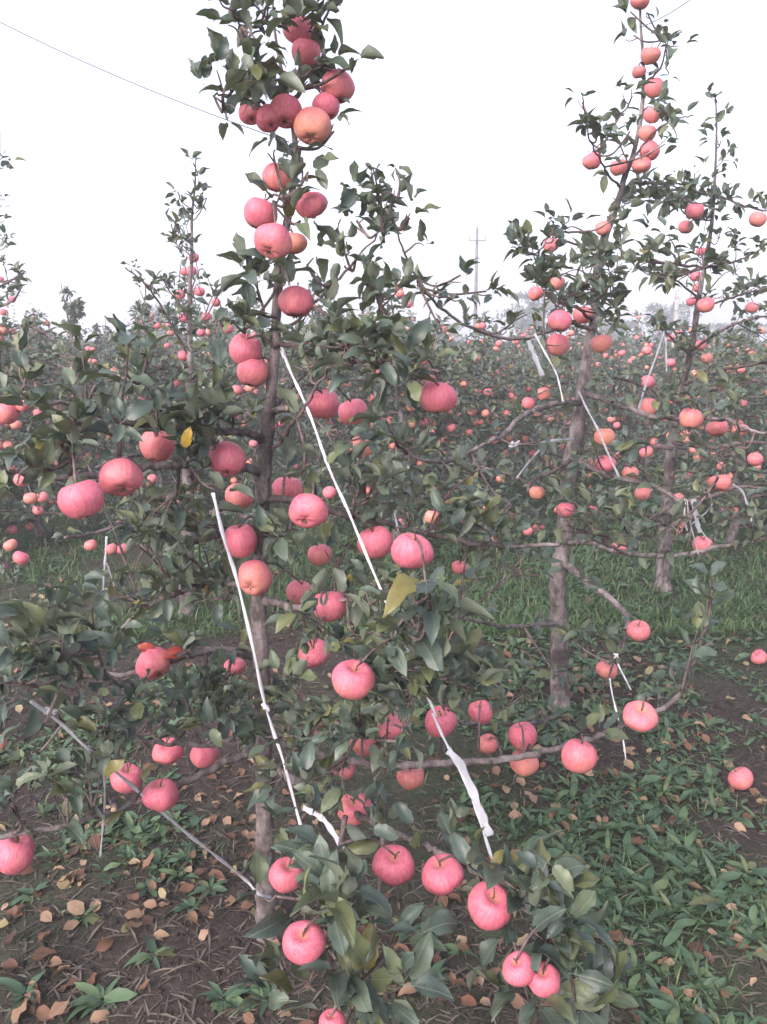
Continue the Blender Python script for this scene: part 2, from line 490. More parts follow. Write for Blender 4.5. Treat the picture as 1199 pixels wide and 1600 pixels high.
APPLE_NEAR = [apple_mesh('apple', 30, 22, APPLE, .025, 0, 1.0, .02), apple_mesh('apple', 30, 22, APPLE, .045, .12, .95, .04), apple_mesh('apple', 30, 22, APPLE, .02, -.14, 1.04, .03), apple_mesh('apple', 30, 22, APPLE, .05, .2, .9, .0), apple_mesh('apple', 30, 22, APPLE, .035, .06, 1.1, .05)]
APPLE_MID = apple_mesh('apple', 14, 10, APPLE)
_t = Tubes(); _t.add([Vector((0, 0, 0.5)), Vector((0.03, 0, 0.75)), Vector((0.1, 0.02, 1.02)), Vector((0.16, 0.04, 1.12))], [0.05, 0.035, 0.035, 0.06], 6)
_o = _t.build('stem', STEM); STEM_ME = _o.data; bpy.data.objects.remove(_o)
_v, _f = [], []
for k in range(5):
    a = 2 * math.pi * k / 5
    c, s = math.cos(a), math.sin(a)
    b = len(_v)
    _v += [(0.02 * -s + 0.05 * c, 0.02 * c + 0.05 * s, -0.72), (0.07 * s + 0.1 * c, -0.07 * c + 0.1 * s, -0.76), (0.2 * c, 0.2 * s, -0.86), (-0.07 * s + 0.1 * c, 0.07 * c + 0.1 * s, -0.76)]
    _f.append((b, b + 1, b + 2, b + 3))
b = len(_v); _v += [(0.085 * math.cos(2 * math.pi * k / 8), 0.085 * math.sin(2 * math.pi * k / 8), -0.725) for k in range(8)]; _f.append(tuple(range(b, b + 8)))
_o = mesh_obj('calyx', _v, _f, CALYX); CALYX_ME = _o.data; bpy.data.objects.remove(_o)

APPLES = []                                              # (px, py, z, r_px) of listed apples, so that leaves leave them in view
N_APPLE = [0]
def add_apple(p, r, tint, label, group=None, near=True, tilt=0.5, face=None):
    o = bpy.data.objects.new('apple', rng.choice(APPLE_NEAR) if near else APPLE_MID)
    o.location = p
    ax = (Vector((0, 0, 1)) + rvec() * tilt)
    if face is not None: ax = face
    q = ax.normalized().to_track_quat('Z', 'Y') @ Matrix.Rotation(rng.uniform(0, 6.28), 3, 'Z').to_quaternion()
    o.rotation_euler = q.to_euler()
    k = rng.uniform(0.93, 1.03)
    o.scale = (r, r, r * k)
    o.color = (max(0, min(1, tint)), 0, 0, 1)
    link(o); tag(o, label, 'apple', group)
    if near:
        for nm, me in (('stem', STEM_ME), ('calyx', CALYX_ME)):
            link(bpy.data.objects.new(nm, me), o)
    N_APPLE[0] += 1
    return o, p + ax.normalized() * r * 0.75
# listed apples: px, py, diameter in photo pixels, peach share, calyx towards the viewer, label
FRONT_APPLES = [
 (468, 50, 52, .1, 0, 'pink apple half hidden by leaves at the very top of the front tree'),
 (479, 82, 44, .15, 0, 'smaller pink apple tucked just under the topmost apple of the front tree'),
 (528, 137, 54, .2, 0, 'large pink apple on the outer side of the top cluster, against the sky'),
 (510, 167, 44, -.1, 0, 'deep pink apple between the outer apple and the peach one in the top cluster'),
 (447, 175, 53, 0, 1, 'round pink apple with its dark calyx showing, middle of the top cluster'),
 (489, 198, 58, .62, 1, 'tall peach coloured apple with a leaf across it, lowest of the top cluster'),
 (420, 186, 42, -.05, 1, 'red apple squeezed behind the middle apple of the top cluster'),
 (392, 177, 38, .05, 1, 'dull dark apple shaded by leaves at the leafy end of the top cluster'),
 (434, 279, 50, .4, 0, 'pinkish peach apple with leaves over it, alone between the top two clusters'),
 (487, 320, 52, .1, 0, 'pink apple with green leaves across its upper half beside the thin upper trunk'),
 (407, 335, 54, .02, 0, 'pink apple at the upper side of the five around the thin trunk, clear of leaves'),
 (426, 378, 61, .08, 1, 'big pale pink apple with open calyx in front of the thin upper trunk'),
 (458, 380, 44, .85, 0, 'yellowish apple mostly hidden behind the big pale pink apple on the trunk'),
 (463, 474, 56, .12, 0, 'pink apple with a leaf on its shoulder, hanging just below the skyline leaves'),
 (384, 548, 53, .05, 0, 'upper apple of the touching pair beside the trunk at skyline height'),
 (395, 582, 51, .25, 0, 'lower apple of the touching pair beside the trunk at skyline height'),
 (505, 633, 53, .05, 0, 'round pink apple on the white string side of the trunk beside a smaller one'),
 (552, 644, 46, .12, 0, 'smaller apple under leaves next to the round pink one by the white string'),
 (565, 700, 37, .6, 0, 'small peach apple under the pair beside the long white string'),
 (685, 622, 59, .08, 0, 'single big pink apple hanging free in front of the distant rows'),
 (246, 697, 54, .2, 0, 'pink apple behind the thick leafy branch, beside a yellow leaf'),
 (355, 718, 57, .0, 1, 'pink apple with side-facing calyx beside the trunk, above the white string'),
 (189, 748, 67, .05, 1, 'big pink apple with a pale scar line and open calyx'),
 (128, 781, 71, .08, 0, 'largest apple in view, pink, touching the scarred apple on the long branch'),
 (374, 776, 46, .45, 0, 'two-tone pink and peach apple beside the trunk above the white string'),
 (482, 799, 61, .04, 1, 'smooth pink apple with calyx showing in front of the trunk side branch'),
 (450, 765, 50, .08, 0, 'pink apple half behind the smooth pink apple near the trunk'),
 (376, 845, 56, .02, 0, 'upper of two reddish apples crossed by the white string beside the trunk'),
 (398, 903, 56, .3, 1, 'red apple with a yellow blush right in front of the trunk'),
 (587, 848, 56, .1, 0, 'pink apple crossed by the long white string on the straight brown branch'),
 (645, 862, 65, -.08, 0, 'deep pink big apple hanging under the straight brown branch'),
 (500, 867, 38, .35, 0, 'small apple mostly hidden by leaves below the smooth pink apple'),
 (516, 947, 56, .1, 0, 'pink apple broken up by leaves at the stub branch'),
 (468, 926, 42, .2, 0, 'half hidden apple between the trunk and the leaf-covered one at the stub branch'),
 (491, 1021, 52, .1, 0, 'pink apple behind leaves on the string side of the bare lower trunk'),
 (552, 1063, 68, .12, 0, 'big pink apple with a large leaf lying over it, mid height of the leafy side'),
 (240, 1038, 54, .06, 1, 'lone round apple with calyx on the arched grey branch, red leaves behind'),
 (367, 1042, 34, .2, 0, 'pale pink apple half hidden by leaves beside the lower trunk'),
 (262, 1175, 47, .1, 0, 'outer apple of the level pair on the thin low branch'),
 (320, 1180, 45, .1, 0, 'inner apple of the level pair on the thin low branch'),
 (198, 1217, 50, .12, 0, 'apple crossed by a twig beside the pale rope end of the low branch'),
 (250, 1243, 57, 0, 0, 'pink apple hanging on the thick low branch with pale calyx underneath'),
 (22, 1334, 62, .05, 0, 'pink apple low at the picture edge above the grass near the branch tip'),
 (-6, 1162, 32, .75, 0, 'orange apple cut by the picture edge beside dull leaves'),
 (9, 645, 42, .3, 0, 'peach pink apple at the picture edge hanging from the long upper branch'),
 (35, 634, 22, .4, 0, 'small apple behind the edge apple on the long upper branch'),
 (612, 1137, 46, .15, 0, 'pink apple with a leaf over its middle in the dense low foliage'),
 (568, 1164, 42, .5, 0, 'orange pink apple showing in pieces through the dense low foliage'),
 (555, 1264, 54, .3, 0, 'streaky pink apple with a leaf over one side near the tape end'),
 (615, 1352, 65, .0, 0, 'dark pink apple with deep stem hollow hanging under the low bent branch'),
 (693, 1369, 67, .03, 0, 'dark pink apple beside the deep hollow one on the low bent branch'),
 (765, 1416, 71, .1, 0, 'big apple at the tip of the low bent branch with leaves over it'),
 (447, 1368, 54, .05, 0, 'red apple partly behind leaves in front of the trunk foot'),
 (476, 1474, 66, .0, 0, 'red apple with a dark leaf across it beside the lowest leaf rosette'),
 (811, 1516, 52, .0, 0, 'dusky pink apple among big leaves close to the bottom edge'),
 (849, 1530, 54, .02, 0, 'dusky pink apple touching another among big leaves close to the bottom edge, outer one'),
 (520, 1600, 42, .0, 0, 'red apple cut by the bottom edge of the picture'),
 (642, 1212, 44, .5, 0, 'peach apple hanging just under the long bare low branch by the tape'),
 (689, 1128, 50, .05, 0, 'apple behind the white tape where it leaves the dense foliage'),
 (751, 1112, 38, .05, 0, 'small dark pink apple behind leaves beyond the white tape'),
 (762, 1163, 32, .5, 0, 'small orange apple hiding behind the long bare low branch'),
 (817, 1150, 47, -.05, 0, 'deep pink apple above a pale one on the long bare low branch'),
 (819, 1191, 46, .6, 0, 'pale peach apple crossed by the long bare low branch'),
 (905, 1182, 53, .18, 0, 'clean pale pink apple hanging from the long bare low branch over the weeds'),
 (1000, 1121, 54, .35, 0, 'pink apple with the branch tip crossing its stem hollow, over the grass'),
 (712, 995, 32, .6, 0, 'small peach apple beside the upright shoot of big leaves'),
 (718, 887, 24, .25, 0, 'small apple eaten at the top below the straight brown branch'),
 (538, 1204, 36, .2, 0, 'red apple mostly covered by leaves above the tape end'),
]
SECOND_APPLES = [
 (1000, 2, 30, .3, 0, 'orange apple on the very tip of the thin leaning tree'),
 (1017, 87, 31, .62, 0, 'peach apple a little below the tip of the thin leaning tree'),
 (999, 112, 22, .3, 0, 'small apple on the other side of the stem from the peach tip apple'),
 (1023, 138, 31, .4, 0, 'orange apple with a leaf across it high on the leaning tree'),
 (1019, 180, 28, .5, 0, 'peach apple hidden by leaves high on the leaning tree stem'),
 (1011, 209, 27, .5, 0, 'peach apple directly above the pink one with calyx on the leaning tree'),
 (1015, 236, 31, .15, 1, 'pink apple with calyx showing in the upper bunch of the leaning tree'),
 (1002, 259, 30, .4, 0, 'orange apple behind the pink one with calyx on the leaning tree'),
 (967, 262, 28, .5, 0, 'orange apple on the inner side of the upper bunch of the leaning tree'),
 (925, 252, 29, .35, 0, 'orange apple at the foot of an upright twig, outermost of the upper bunch'),
 (942, 357, 25, .5, 0, 'orange apple behind the bare leaning stem against the sky'),
 (861, 383, 24, .4, 0, 'small orange apple under leaves on the thin twig against the sky'),
 (875, 503, 39, .0, 0, 'deep pink apple sitting above another beside the leaning tree at skyline height'),
 (872, 539, 37, .3, 0, 'orange pink apple directly below the deep pink one beside the leaning tree'),
 (941, 537, 33, .55, 0, 'peach apple on the outer side of the leaning trunk at skyline height'),
 (911, 493, 32, .35, 0, 'dull orange apple behind the stacked pair beside the leaning trunk'),
 (838, 459, 26, .45, 0, 'orange apple with leaves, lower one on the thin twig against the sky'),
 (870, 442, 26, .4, 0, 'orange apple among leaves above the stacked pair of the leaning tree'),
 (1125, 754, 35, .5, 0, 'peach apple on the tip of the bent middle branch of the leaning tree'),
 (1080, 655, 37, .45, 0, 'peach apple crossed by the long upper branch of the leaning tree'),
 (1120, 669, 34, .4, 0, 'orange apple under the long upper branch of the leaning tree'),
 (1157, 672, 26, .6, 0, 'pale apple behind leaves at the tip of the long upper branch'),
 (1012, 637, 30, .5, 0, 'peach apple just above the long upper branch with string over it'),
 (945, 683, 31, .8, 0, 'yellow and orange apple beside the leaning trunk with a leaf on it'),
 (946, 726, 33, .1, 0, 'pink apple above the fork of the bent middle branch'),
 (985, 739, 26, .6, 0, 'peach apple resting behind the bent middle branch by the string'),
 (884, 797, 29, .15, 0, 'pink apple in front of the leaning trunk above the leaf cluster'),
 (839, 770, 24, .9, 0, 'yellow apple left of the leaning trunk under a thin twig'),
 (850, 616, 23, .6, 0, 'pale peach apple above the curved branch near the leaning trunk'),
 (826, 630, 20, .1, 0, 'small pink apple beside the pale peach one on the curved branch'),
 (998, 986, 36, .35, 0, 'clean orange pink apple at the knee of the drooping branch over the grass'),
 (948, 1047, 34, .5, 0, 'orange apple with leaves at the string knot of the drooping branch'),
 (926, 797, 15, .1, 0, 'tiny pink apple beside the one in front of the leaning trunk'),
 (968, 856, 24, .4, 0, 'apple cut up by leaves above the lowest level branch of the leaning tree'),
 (1098, 852, 30, .35, 0, 'orange apple under the tangled strings on the lowest level branch'),
 (675, 808, 24, .8, 0, 'yellow brown apple with a bite in the foliage between the two front trees'),
]
THIRD_APPLES = [
 (1086, 330, 28, .2, 0, 'red apple above another at the end of a thin twig, against the sky'),
 (1072, 355, 24, .4, 0, 'orange apple touching the red one at the end of a thin twig, against the sky'),
 (1184, 343, 27, .5, 0, 'orange apple near the picture edge under a thin horizontal branch, against the sky'),
 (1096, 393, 16, 0, 0, 'small red apple on the thin red-brown stem of the third tree'),
 (1087, 432, 18, .3, 0, 'small orange apple near the top of the white strings, against the sky'),
 (1090, 450, 15, .3, 0, 'small orange apple below another at the white strings, against the sky'),
 (1081, 471, 17, .1, 0, 'small pink apple touching the large round one at the third tree'),
 (1103, 477, 27, .4, 0, 'large round orange apple on the stem of the third tree, above the far rows'),
 (1175, 481, 20, .3, 0, 'red orange apple with leaves near the picture edge, above the far rows'),
 (1095, 540, 18, .2, 0, 'upper apple of two in front of the far rows beside the third tree stem'),
 (1105, 560, 18, .5, 0, 'lower apple of two in front of the far rows beside the third tree stem'),
]
FOURTH_APPLES = [
 (303, 403, 17, .1, 0, 'topmost apple of the slender tree against the sky'),
 (299, 424, 18, .1, 0, 'outer apple of the touching pair high on the slender tree'),
 (289, 425, 15, .1, 0, 'inner apple of the touching pair high on the slender tree'),
 (281, 461, 18, .15, 0, 'red apple with leaves on the skyline side branch of the slender tree'),
 (312, 456, 17, .1, 0, 'red apple opposite the leafy one on the slender tree against the sky'),
 (338, 473, 15, .1, 0, 'lone red apple out to one side of the slender tree against the sky'),
 (323, 495, 16, .1, 0, 'red apple below the lone side one on the slender tree'),
 (287, 497, 15, .1, 0, 'apple half hidden in leaves at the middle of the slender tree'),
 (357, 514, 17, .15, 0, 'clear red apple between the slender tree and the front trunk'),
 (315, 520, 14, .1, 0, 'red apple at skyline height next to the slender tree stem'),
 (288, 556, 20, -.05, 0, 'deep red apple hanging in front of the slender tree stem'),
 (267, 521, 11, .4, 0, 'upper of the small orange apples beside the slender tree'),
 (262, 540, 10, .3, 0, 'lower of the small orange apples beside the slender tree'),
]
FIFTH_APPLES = [
 (19, 468, 12, .2, 0, 'small red apple on a side twig of the tree cut by the picture edge'),
 (6, 488, 13, .2, 0, 'small red apple lowest against the sky at the picture edge'),
 (1, 437, 11, .2, 0, 'small red apple highest on the tree cut by the picture edge'),
 (19, 518, 12, .4, 0, 'small orange apple under the skyline by the tree cut by the picture edge'),
]
MID_GROUP = 'apples in the orchard rows behind'
MID_LABEL = 'small pink apple among the leaves of the rows behind the front trees'
MID_APPLES = [(34, 750, 24), (48, 779, 22), (67, 777, 19), (142, 852, 20), (174, 858, 20), (192, 858, 19), (17, 852, 22), (33, 872, 26), (238, 748, 15),
 (303, 761, 20), (116, 718, 14), (88, 812, 12), (60, 646, 16), (72, 664, 14), (25, 664, 18), (28, 678, 14), (45, 676, 10), (84, 674, 9), (370, 610, 18), (390, 607, 15), (396, 694, 14),
 (389, 722, 14), (376, 652, 11), (372, 638, 10), (309, 607, 8), (315, 605, 8), (205, 627, 7), (219, 645, 8), (165, 586, 8), (145, 546, 9), (138, 545, 9), (148, 565, 9), (140, 564, 9),
 (228, 545, 8), (515, 770, 22), (1074, 688, 13), (1085, 703, 15), (1094, 715, 12), (1010, 707, 22), (1005, 771, 26), (1060, 778, 18), (1131, 838, 13), (1180, 718, 24), (1142, 709, 13),
 (815, 600, 0), (1012, 597, 22), (1048, 567, 15), (1011, 548, 16), (995, 528, 8), (1048, 528, 13), (958, 560, 9), (972, 552, 11), (985, 565, 9), (977, 575, 9), (965, 572, 8), (990, 560, 8),
 (1000, 575, 8), (955, 575, 8), (935, 570, 9), (914, 613, 7), (890, 662, 9), (886, 655, 9), (882, 672, 10), (830, 595, 9), (820, 585, 7), (819, 592, 7), (756, 589, 11), (768, 589, 12), (775, 590, 9),
 (733, 565, 10), (721, 573, 10), (698, 570, 12), (697, 556, 10), (656, 554, 8), (662, 546, 6), (637, 587, 9), (649, 586, 7), (757, 614, 10), (730, 624, 9), (717, 650, 11), (742, 666, 8),
 (680, 675, 12), (690, 690, 12), (696, 686, 12), (678, 690, 9), (645, 694, 12), (652, 700, 10), (604, 618, 13), (772, 571, 8), (780, 537, 11), (775, 545, 9), (780, 562, 8), (794, 641, 7), (789, 657, 7), (786, 650, 6),
 (877, 697, 12), (887, 706, 10), (858, 725, 12), (920, 757, 9), (1165, 595, 9), (1150, 552, 9), (1185, 560, 9), (1060, 590, 8), (1020, 640, 9), (830, 720, 10), (810, 705, 10), (565, 760, 12), (480, 845, 10), (955, 655, 14),
 (964, 665, 12), (1030, 700, 12), (965, 712, 12), (1002, 640, 12), (1088, 800, 12), (1150, 812, 11), (1158, 815, 8), (1040, 655, 10), (1110, 690, 12)]
MID_APPLES = [a for a in MID_APPLES if a[2]]

COVER = ('leaves', 'leaf ', 'hidden', 'hiding', 'pieces', 'tucked', 'cut by')
STEMS = {k: [] for k in ('one', 'two', 'three', 'four', 'five')}
def list_apples(data, key, D, zmin, zmax, group, near, lean=None):
    for px, py, d, tint, cal, label in data:
        z = max(zmin, min(zmax, F * D / d))
        if lean and py < lean[2]: z = min(z, (lean[0] + lean[1] * (lean[2] - py) / lean[2]) / ray(px, py).y - .03)
        if py > 1450: z = min(z, 1.42)
        p = at_z(px, py, z); r = d * z / F / 2
        face = None
        if cal:
            tc = (CAM - p).normalized()
            face = (-tc * rng.uniform(0.75, 1.05) + Vector((0, 0, 0.75)) + rvec() * 0.35)
        elif py > 900 and d > 50 and rng.random() < 0.5:
            face = Vector((0, -0.2, 1)) + rvec() * 0.3
        o, top = add_apple(p, r, tint, label, group, near, 0.35, face)
        APPLES.append((px, py, z, d / 2, .72 if any(w in label for w in COVER) and not any(w in label for w in ('clear', 'red leaves', 'skyline leaves', 'yellow leaf', 'close to the bottom edge')) else 1.08)); STEMS[key].append((p, top, r))
list_apples(FRONT_APPLES, 'one', 0.086, 1.2, 2.25, 'apples on the front tree', True, (on_ground(416, 1465).y, .16, 620))
list_apples(SECOND_APPLES, 'two', 0.088, 2.4, 3.6, 'apples on the leaning tree', True, (on_ground(875, 1104).y, .35, 800))
list_apples(THIRD_APPLES, 'three', 0.088, 3.6, 5.2, 'apples on the third tree', False)
list_apples(FOURTH_APPLES, 'four', 0.075, 4.4, 5.2, 'apples on the slender tree', False)
list_apples(FIFTH_APPLES, 'five', 0.085, 6, 8, 'apples on the tree at the picture edge', False)
for px, py, d in MID_APPLES:
    z = max(3.6, F * 0.08 / d)
    p = at_z(px, py, z)
    add_apple(p, d * z / F / 2, rng.choice((.15, .3, .45, .6)), MID_LABEL, MID_GROUP, False)
    APPLES.append((px, py, z, d / 2 * 0.8, .8))
# windfalls
for px, py, d, lab in ((1157, 1223, 40, 'fallen pink apple lying in the weeds below the outer branch tip'), (1186, 1032, 24, 'fallen apple lying beside a dead leaf on the open grass')):
    g = on_ground(px, py + d * 0.3); z = (g - CAM).dot(FWD); r = d * z / F / 2
    p = at_z(px, py, z); p.z = gh(p.x, p.y) + r * 0.86
    add_apple(p, r, .35, lab, 'fallen apples', True, 0.9)

# the strings in front stay clear of most leaves too
LINES = [[(333, 770), (350, 840), (370, 905), (395, 1010), (415, 1103), (440, 1180), (462, 1260)], [(440, 540), (468, 610), (487, 655), (515, 733), (545, 800), (582, 890), (615, 965)],
         [(676, 1114), (712, 1190), (735, 1240), (752, 1288), (769, 1342)], [(424, 1402), (385, 1376), (300, 1308), (255, 1270)], [(138, 1170), (95, 1130), (48, 1095)], [(474, 1262), (505, 1280), (537, 1327)],
         [(404, 1010), (400, 960), (404, 930)], [(405, 1420), (405, 1330), (405, 1260)], [(418, 670), (425, 600), (430, 545)]]
for ln in LINES:
    for (xa, ya), (xb, yb) in zip(ln, ln[1:]):
        k = max(1, int(math.hypot(xb - xa, yb - ya) / 9))
        for i in range(k): APPLES.append((xa + (xb - xa) * i / k, ya + (yb - ya) * i / k, 1.95, 9, 1.0))
AP = np.array(APPLES)
def hides_apple(p, slack=1.0):
    q = project(p)
    if q is None: return True
    m = ((AP[:, 0] - q[0]) ** 2 + (AP[:, 1] - q[1]) ** 2 < (AP[:, 3] * AP[:, 4] * slack) ** 2) & (AP[:, 2] + 0.02 > q[2])
    return bool(m.any())
def leaf_hides(p, d, nn, s):
    x = d.cross(nn)
    return any(hides_apple(p + d * s * a + x * s * b) for a, b in ((.1, 0), (.5, 0), (.9, 0), (.45, .26), (.45, -.26)))

# ------------------------------------------------------------------ trees given by their photo outlines and depths
class Tree:
    def __init__(self, name, label, base, group=None):
        self.base = Vector(base)
        self.root = empty(name, self.base)
        tag(self.root, label, 'tree', group)
        self.samples = []                                # (point, radius) along wood
        self.leaves = []                                 # (pos, dir, normal, size)
    def trunk(self, pts, per=6, sides=14, flare=True, lean=None):
        if lean: pts = [(x, y, Y + lean[0] * max(0, lean[1] - y) / lean[1], w) for x, y, Y, w in pts]
        P = [at_y(x, y, Y) for x, y, Y, w in pts]
        rad = [w / 2 * (p - CAM).dot(FWD) / F for p, (x, y, Y, w) in zip(P, pts)]
        if flare: P[0].z = min(P[0].z, -0.06)
        P, rad = smooth_line(P, rad, per)
        for i in range(len(rad)):
            rad[i] *= 1 + 0.13 * math.sin(i * 1.9) * rng.random()
        t = Tubes(); t.add(P, rad, sides, 0.05)
        o = t.build('trunk', BARK, self.root, self.base); o.location = (0, 0, 0)
        self.samples += list(zip(P, rad)); self.trunk_line = P
        return o
    def branch(self, pts, Y0, Y1, w0, w1, spurs=9, mat=None, name='branch', start=0.12, nleaf=(3, 7), lsize=0.06):
        n = len(pts); P = []
        for i, (x, y) in enumerate(pts):
            f = i / (n - 1); P.append(at_y(x, y, Y0 + (Y1 - Y0) * f))
        rad = [(w0 + (w1 - w0) * i / (n - 1)) / 2 * (p - CAM).dot(FWD) / F for i, p in enumerate(P)]
        P, rad = smooth_line(P, rad, 6)
        P = [p + rvec() * 0.004 for p in P]
        t = Tubes(); t.add(P, rad, 9, 0.08)
        o = t.build(name, mat or BARK, self.root, self.base); o.location = (0, 0, 0)
        self.samples += list(zip(P, rad))
        L = sum((P[i + 1] - P[i]).length for i in range(len(P) - 1))
        for _ in range(int(L * spurs)):
            k = min(len(P) - 2, int((start + (1 - start) * rng.random()) * (len(P) - 1)))
            p = P[k].lerp(P[k + 1], rng.random()); ax = (rvec() + Vector((0, 0, 0.8))).normalized()
            self.spur(p, ax, rng.randint(*nleaf), lsize)
        return o
    def spur(self, p, ax, n, lsize, lift=0.35):
        for _ in range(n):
            d, nn = leaf_pose(ax, 0.9, lift)
            s = lsize * rng.uniform(0.65, 1.15)
            self.leaves.append((p + ax * rng.uniform(0, 0.03) + d * s * 0.3, d, nn, s))
    def nearest(self, p):
        return min(self.samples, key=lambda q: (q[0] - p).length_squared)
    def cluster(self, px, py, rpx, n, Y, lsize=0.07, twig=0.003):
        c = at_y(px, py, Y); z = (c - CAM).dot(FWD); rr = rpx * z / F
        a, ar = self.nearest(c)
        t = Tubes(); mid = a.lerp(c, 0.5) + Vector((0, 0, -0.02)) + rvec() * 0.015
        P, rd = smooth_line([a, mid, c], [min(ar, twig * 1.7), twig * 1.2, twig], 5); t.add(P, rd, 6, 0.1)
        tips = [(c, (c - a).normalized() if (c - a).length > 0.01 else Vector((0, 0, 1)))]
        k = max(1, n // 4)
        for i in range(k):
            off = rvec() * rr * (0.35 + 0.65 * rng.random() ** 0.5); off.y *= 0.8
            q = c + off; b = P[rng.randint(len(P) // 2, len(P) - 1)]
            m = b.lerp(q, 0.5) + rvec() * 0.01
            PP, r2 = smooth_line([b, m, q], [twig * 0.9, twig * 0.7, twig * 0.5], 3); t.add(PP, r2, 5)
            tips.append((q, (q - b).normalized()))
        o = t.build('twig', TWIG, self.root, self.base); o.location = (0, 0, 0)
        per = max(1, round(n / len(tips)))
        for q, ax in tips: self.spur(q, (ax + Vector((0, 0, 0.4))).normalized(), per, lsize)
    def shoot(self, pts, Y0, Y1, n, lsize=0.075, w=0.004, start=0.1, rosette=0):
        P = [at_y(x, y, Y0 + (Y1 - Y0) * i / (len(pts) - 1)) for i, (x, y) in enumerate(pts)]
        P, rd = smooth_line(P, [w * (1 - 0.6 * i / (len(pts) - 1)) for i in range(len(pts))], 6)
        t = Tubes(); t.add(P, rd, 6, 0.05)
        o = t.build('shoot', TWIG, self.root, self.base); o.location = (0, 0, 0)
        self.samples += list(zip(P, rd))
        ang = rng.uniform(0, 6)
        for i in range(n):
            f = start + (1 - start) * (i / max(1, n - 1)); k = min(len(P) - 2, int(f * (len(P) - 1)))
            ax = (P[k + 1] - P[k]).normalized(); p = P[k]
            ang += 2.4 + rng.uniform(-0.3, 0.3)
            u = ax.orthogonal().normalized(); u = (Matrix.Rotation(ang, 3, ax) @ u)
            d = (u * rng.uniform(0.7, 1.0) + ax * rng.uniform(0.35, 0.9)).normalized()
            nn = (ax * 1.0 + Vector((0, 0, 0.5)) - u * 0.3 + rvec() * 0.6); nn = (nn - d * nn.dot(d)).normalized()
            s = lsize * rng.uniform(0.75, 1.15) * (1 - 0.45 * max(0, f - 0.6) * 2)
            self.leaves.append((p + d * s * 0.28, d, nn, s))
        for i in range(rosette):
            ax = (P[-1] - P[-2]).normalized(); u = Matrix.Rotation(i * 2.4 + ang, 3, ax) @ ax.orthogonal().normalized()
            d = (u + ax * rng.uniform(-0.5, 1.1) + rvec() * .35).normalized(); nn = (ax + Vector((0, 0, 0.3)) - u * 0.2 + rvec() * 0.6); nn = (nn - d * nn.dot(d)).normalized()
            s = lsize * rng.uniform(0.55, 1.2); self.leaves.append((P[-1] + d * s * 0.25, d, nn, s))
    def hang(self, key):
        for p, top, r in STEMS[key]:
            a, ar = self.nearest(top)
            if (a - top).length > 0.8 or (a - p).length < r * 1.02: continue
            t = Tubes(); mid = a.lerp(top, 0.5) + Vector((0, 0, 0.25 * (a - top).length))
            P, rd = smooth_line([a, mid, top], [min(ar, 0.0045), 0.0028, 0.002], 5); t.add(P, rd, 6, 0.1)
            o = t.build('twig', TWIG, self.root, self.base); o.location = (0, 0, 0)
            ax = Vector((0, 0, 1))
            self.spur(P[len(P) // 2], ax, 3, 0.065)
    def odd_leaf(self, px, py, Y, mat, d, s, name='leaf'):
        a = at_y(px, py, Y); d = Vector(d).normalized(); nn = Vector((.2, -.7, .7)); nn = (nn - d * nn.dot(d)).normalized()
        me = NEAR_ME[0].copy(); me.materials.clear(); me.materials.append(mat)
        o = bpy.data.objects.new(name, me)
        M = Matrix((d.cross(nn).normalized(), d, nn)).transposed().to_4x4() @ Matrix.Scale(s, 4); M.translation = a - self.base
        o.matrix_basis = M; o['label'] = 'bright red leaf' if mat is RED_LEAF else 'bright yellow leaf'
        link(o, self.root)
    def finish(self, singles=300, keep=0.07, sky_ok=None):
        L = []
        for p, d, nn, s in self.leaves:
            c = p + d * s * 0.5
            if leaf_hides(p, d, nn, s) and rng.random() > keep: continue
            q = project(c)
            if q is None or q[2] < 0.75: continue
            inside = -30 < q[0] < 1229 and -30 < q[1] < 1630
            L.append((s / q[2] * (1 if inside else 0.001) * rng.uniform(0.75, 1.25), p, d, nn, s))
        L.sort(key=lambda a: -a[0])
        for i, (_, p, d, nn, s) in enumerate(L[:singles]):
            o = bpy.data.objects.new('leaf', NEAR_ME[i % len(NEAR_ME)])
            x = d.cross(nn).normalized()
            M = Matrix((x, d, nn)).transposed().to_4x4() @ Matrix.Scale(s, 4)
            M.translation = p - self.base
            o.matrix_basis = M
            link(o, self.root)
        rest = L[singles:]
        if rest:
            me = batch(LOW_T if rest[0][4] / max(0.5, (rest[0][1] - CAM).length) < 0.03 else NEAR_T, [a[1] for a in rest], [a[2] for a in rest], [a[3] for a in rest], [a[4] for a in rest], nr.rand(len(rest)), LEAFM, 'foliage', self.base)
            tag(link(bpy.data.objects.new('foliage', me), self.root), kind='stuff')

# --- the front tree
YT = 1.95
g = on_ground(416, 1465)
YT = g.y
T = Tree('apple_tree', 'tall front apple tree with many big pink apples and white strings tied to it', (g.x, g.y, 0))
T.trunk([(417, 1478, YT, 42), (416, 1440, YT, 33), (415, 1380, YT, 30), (413, 1200, YT, 28), (409, 1060, YT, 27), (404, 960, YT, 25), (405, 880, YT, 24), (410, 790, YT, 23), (413, 730, YT, 24), (418, 670, YT, 22),
         (425, 600, YT, 18), (430, 540, YT, 16), (433, 470, YT, 15), (440, 400, YT, 13), (450, 340, YT, 12), (460, 275, YT, 11), (461, 220, YT, 9), (450, 150, YT, 6), (436, 90, YT, 5), (428, 30, YT, 4), (424, -60, YT, 3)], lean=(.16, 620))
BR = T.branch
BR([(412, 738), (372, 728), (330, 722), (287, 726), (220, 730), (157, 742), (100, 747), (27, 737), (-30, 732)], YT, 1.55, 16, 7, 12)
BR([(412, 690), (395, 678), (355, 674), (300, 670), (207, 662), (150, 645), (97, 630), (-20, 620)], YT, 1.62, 14, 6, 12)
BR([(422, 705), (447, 678), (473, 640), (497, 603), (516, 572)], YT, 1.75, 7, 4, 5, TWIG)
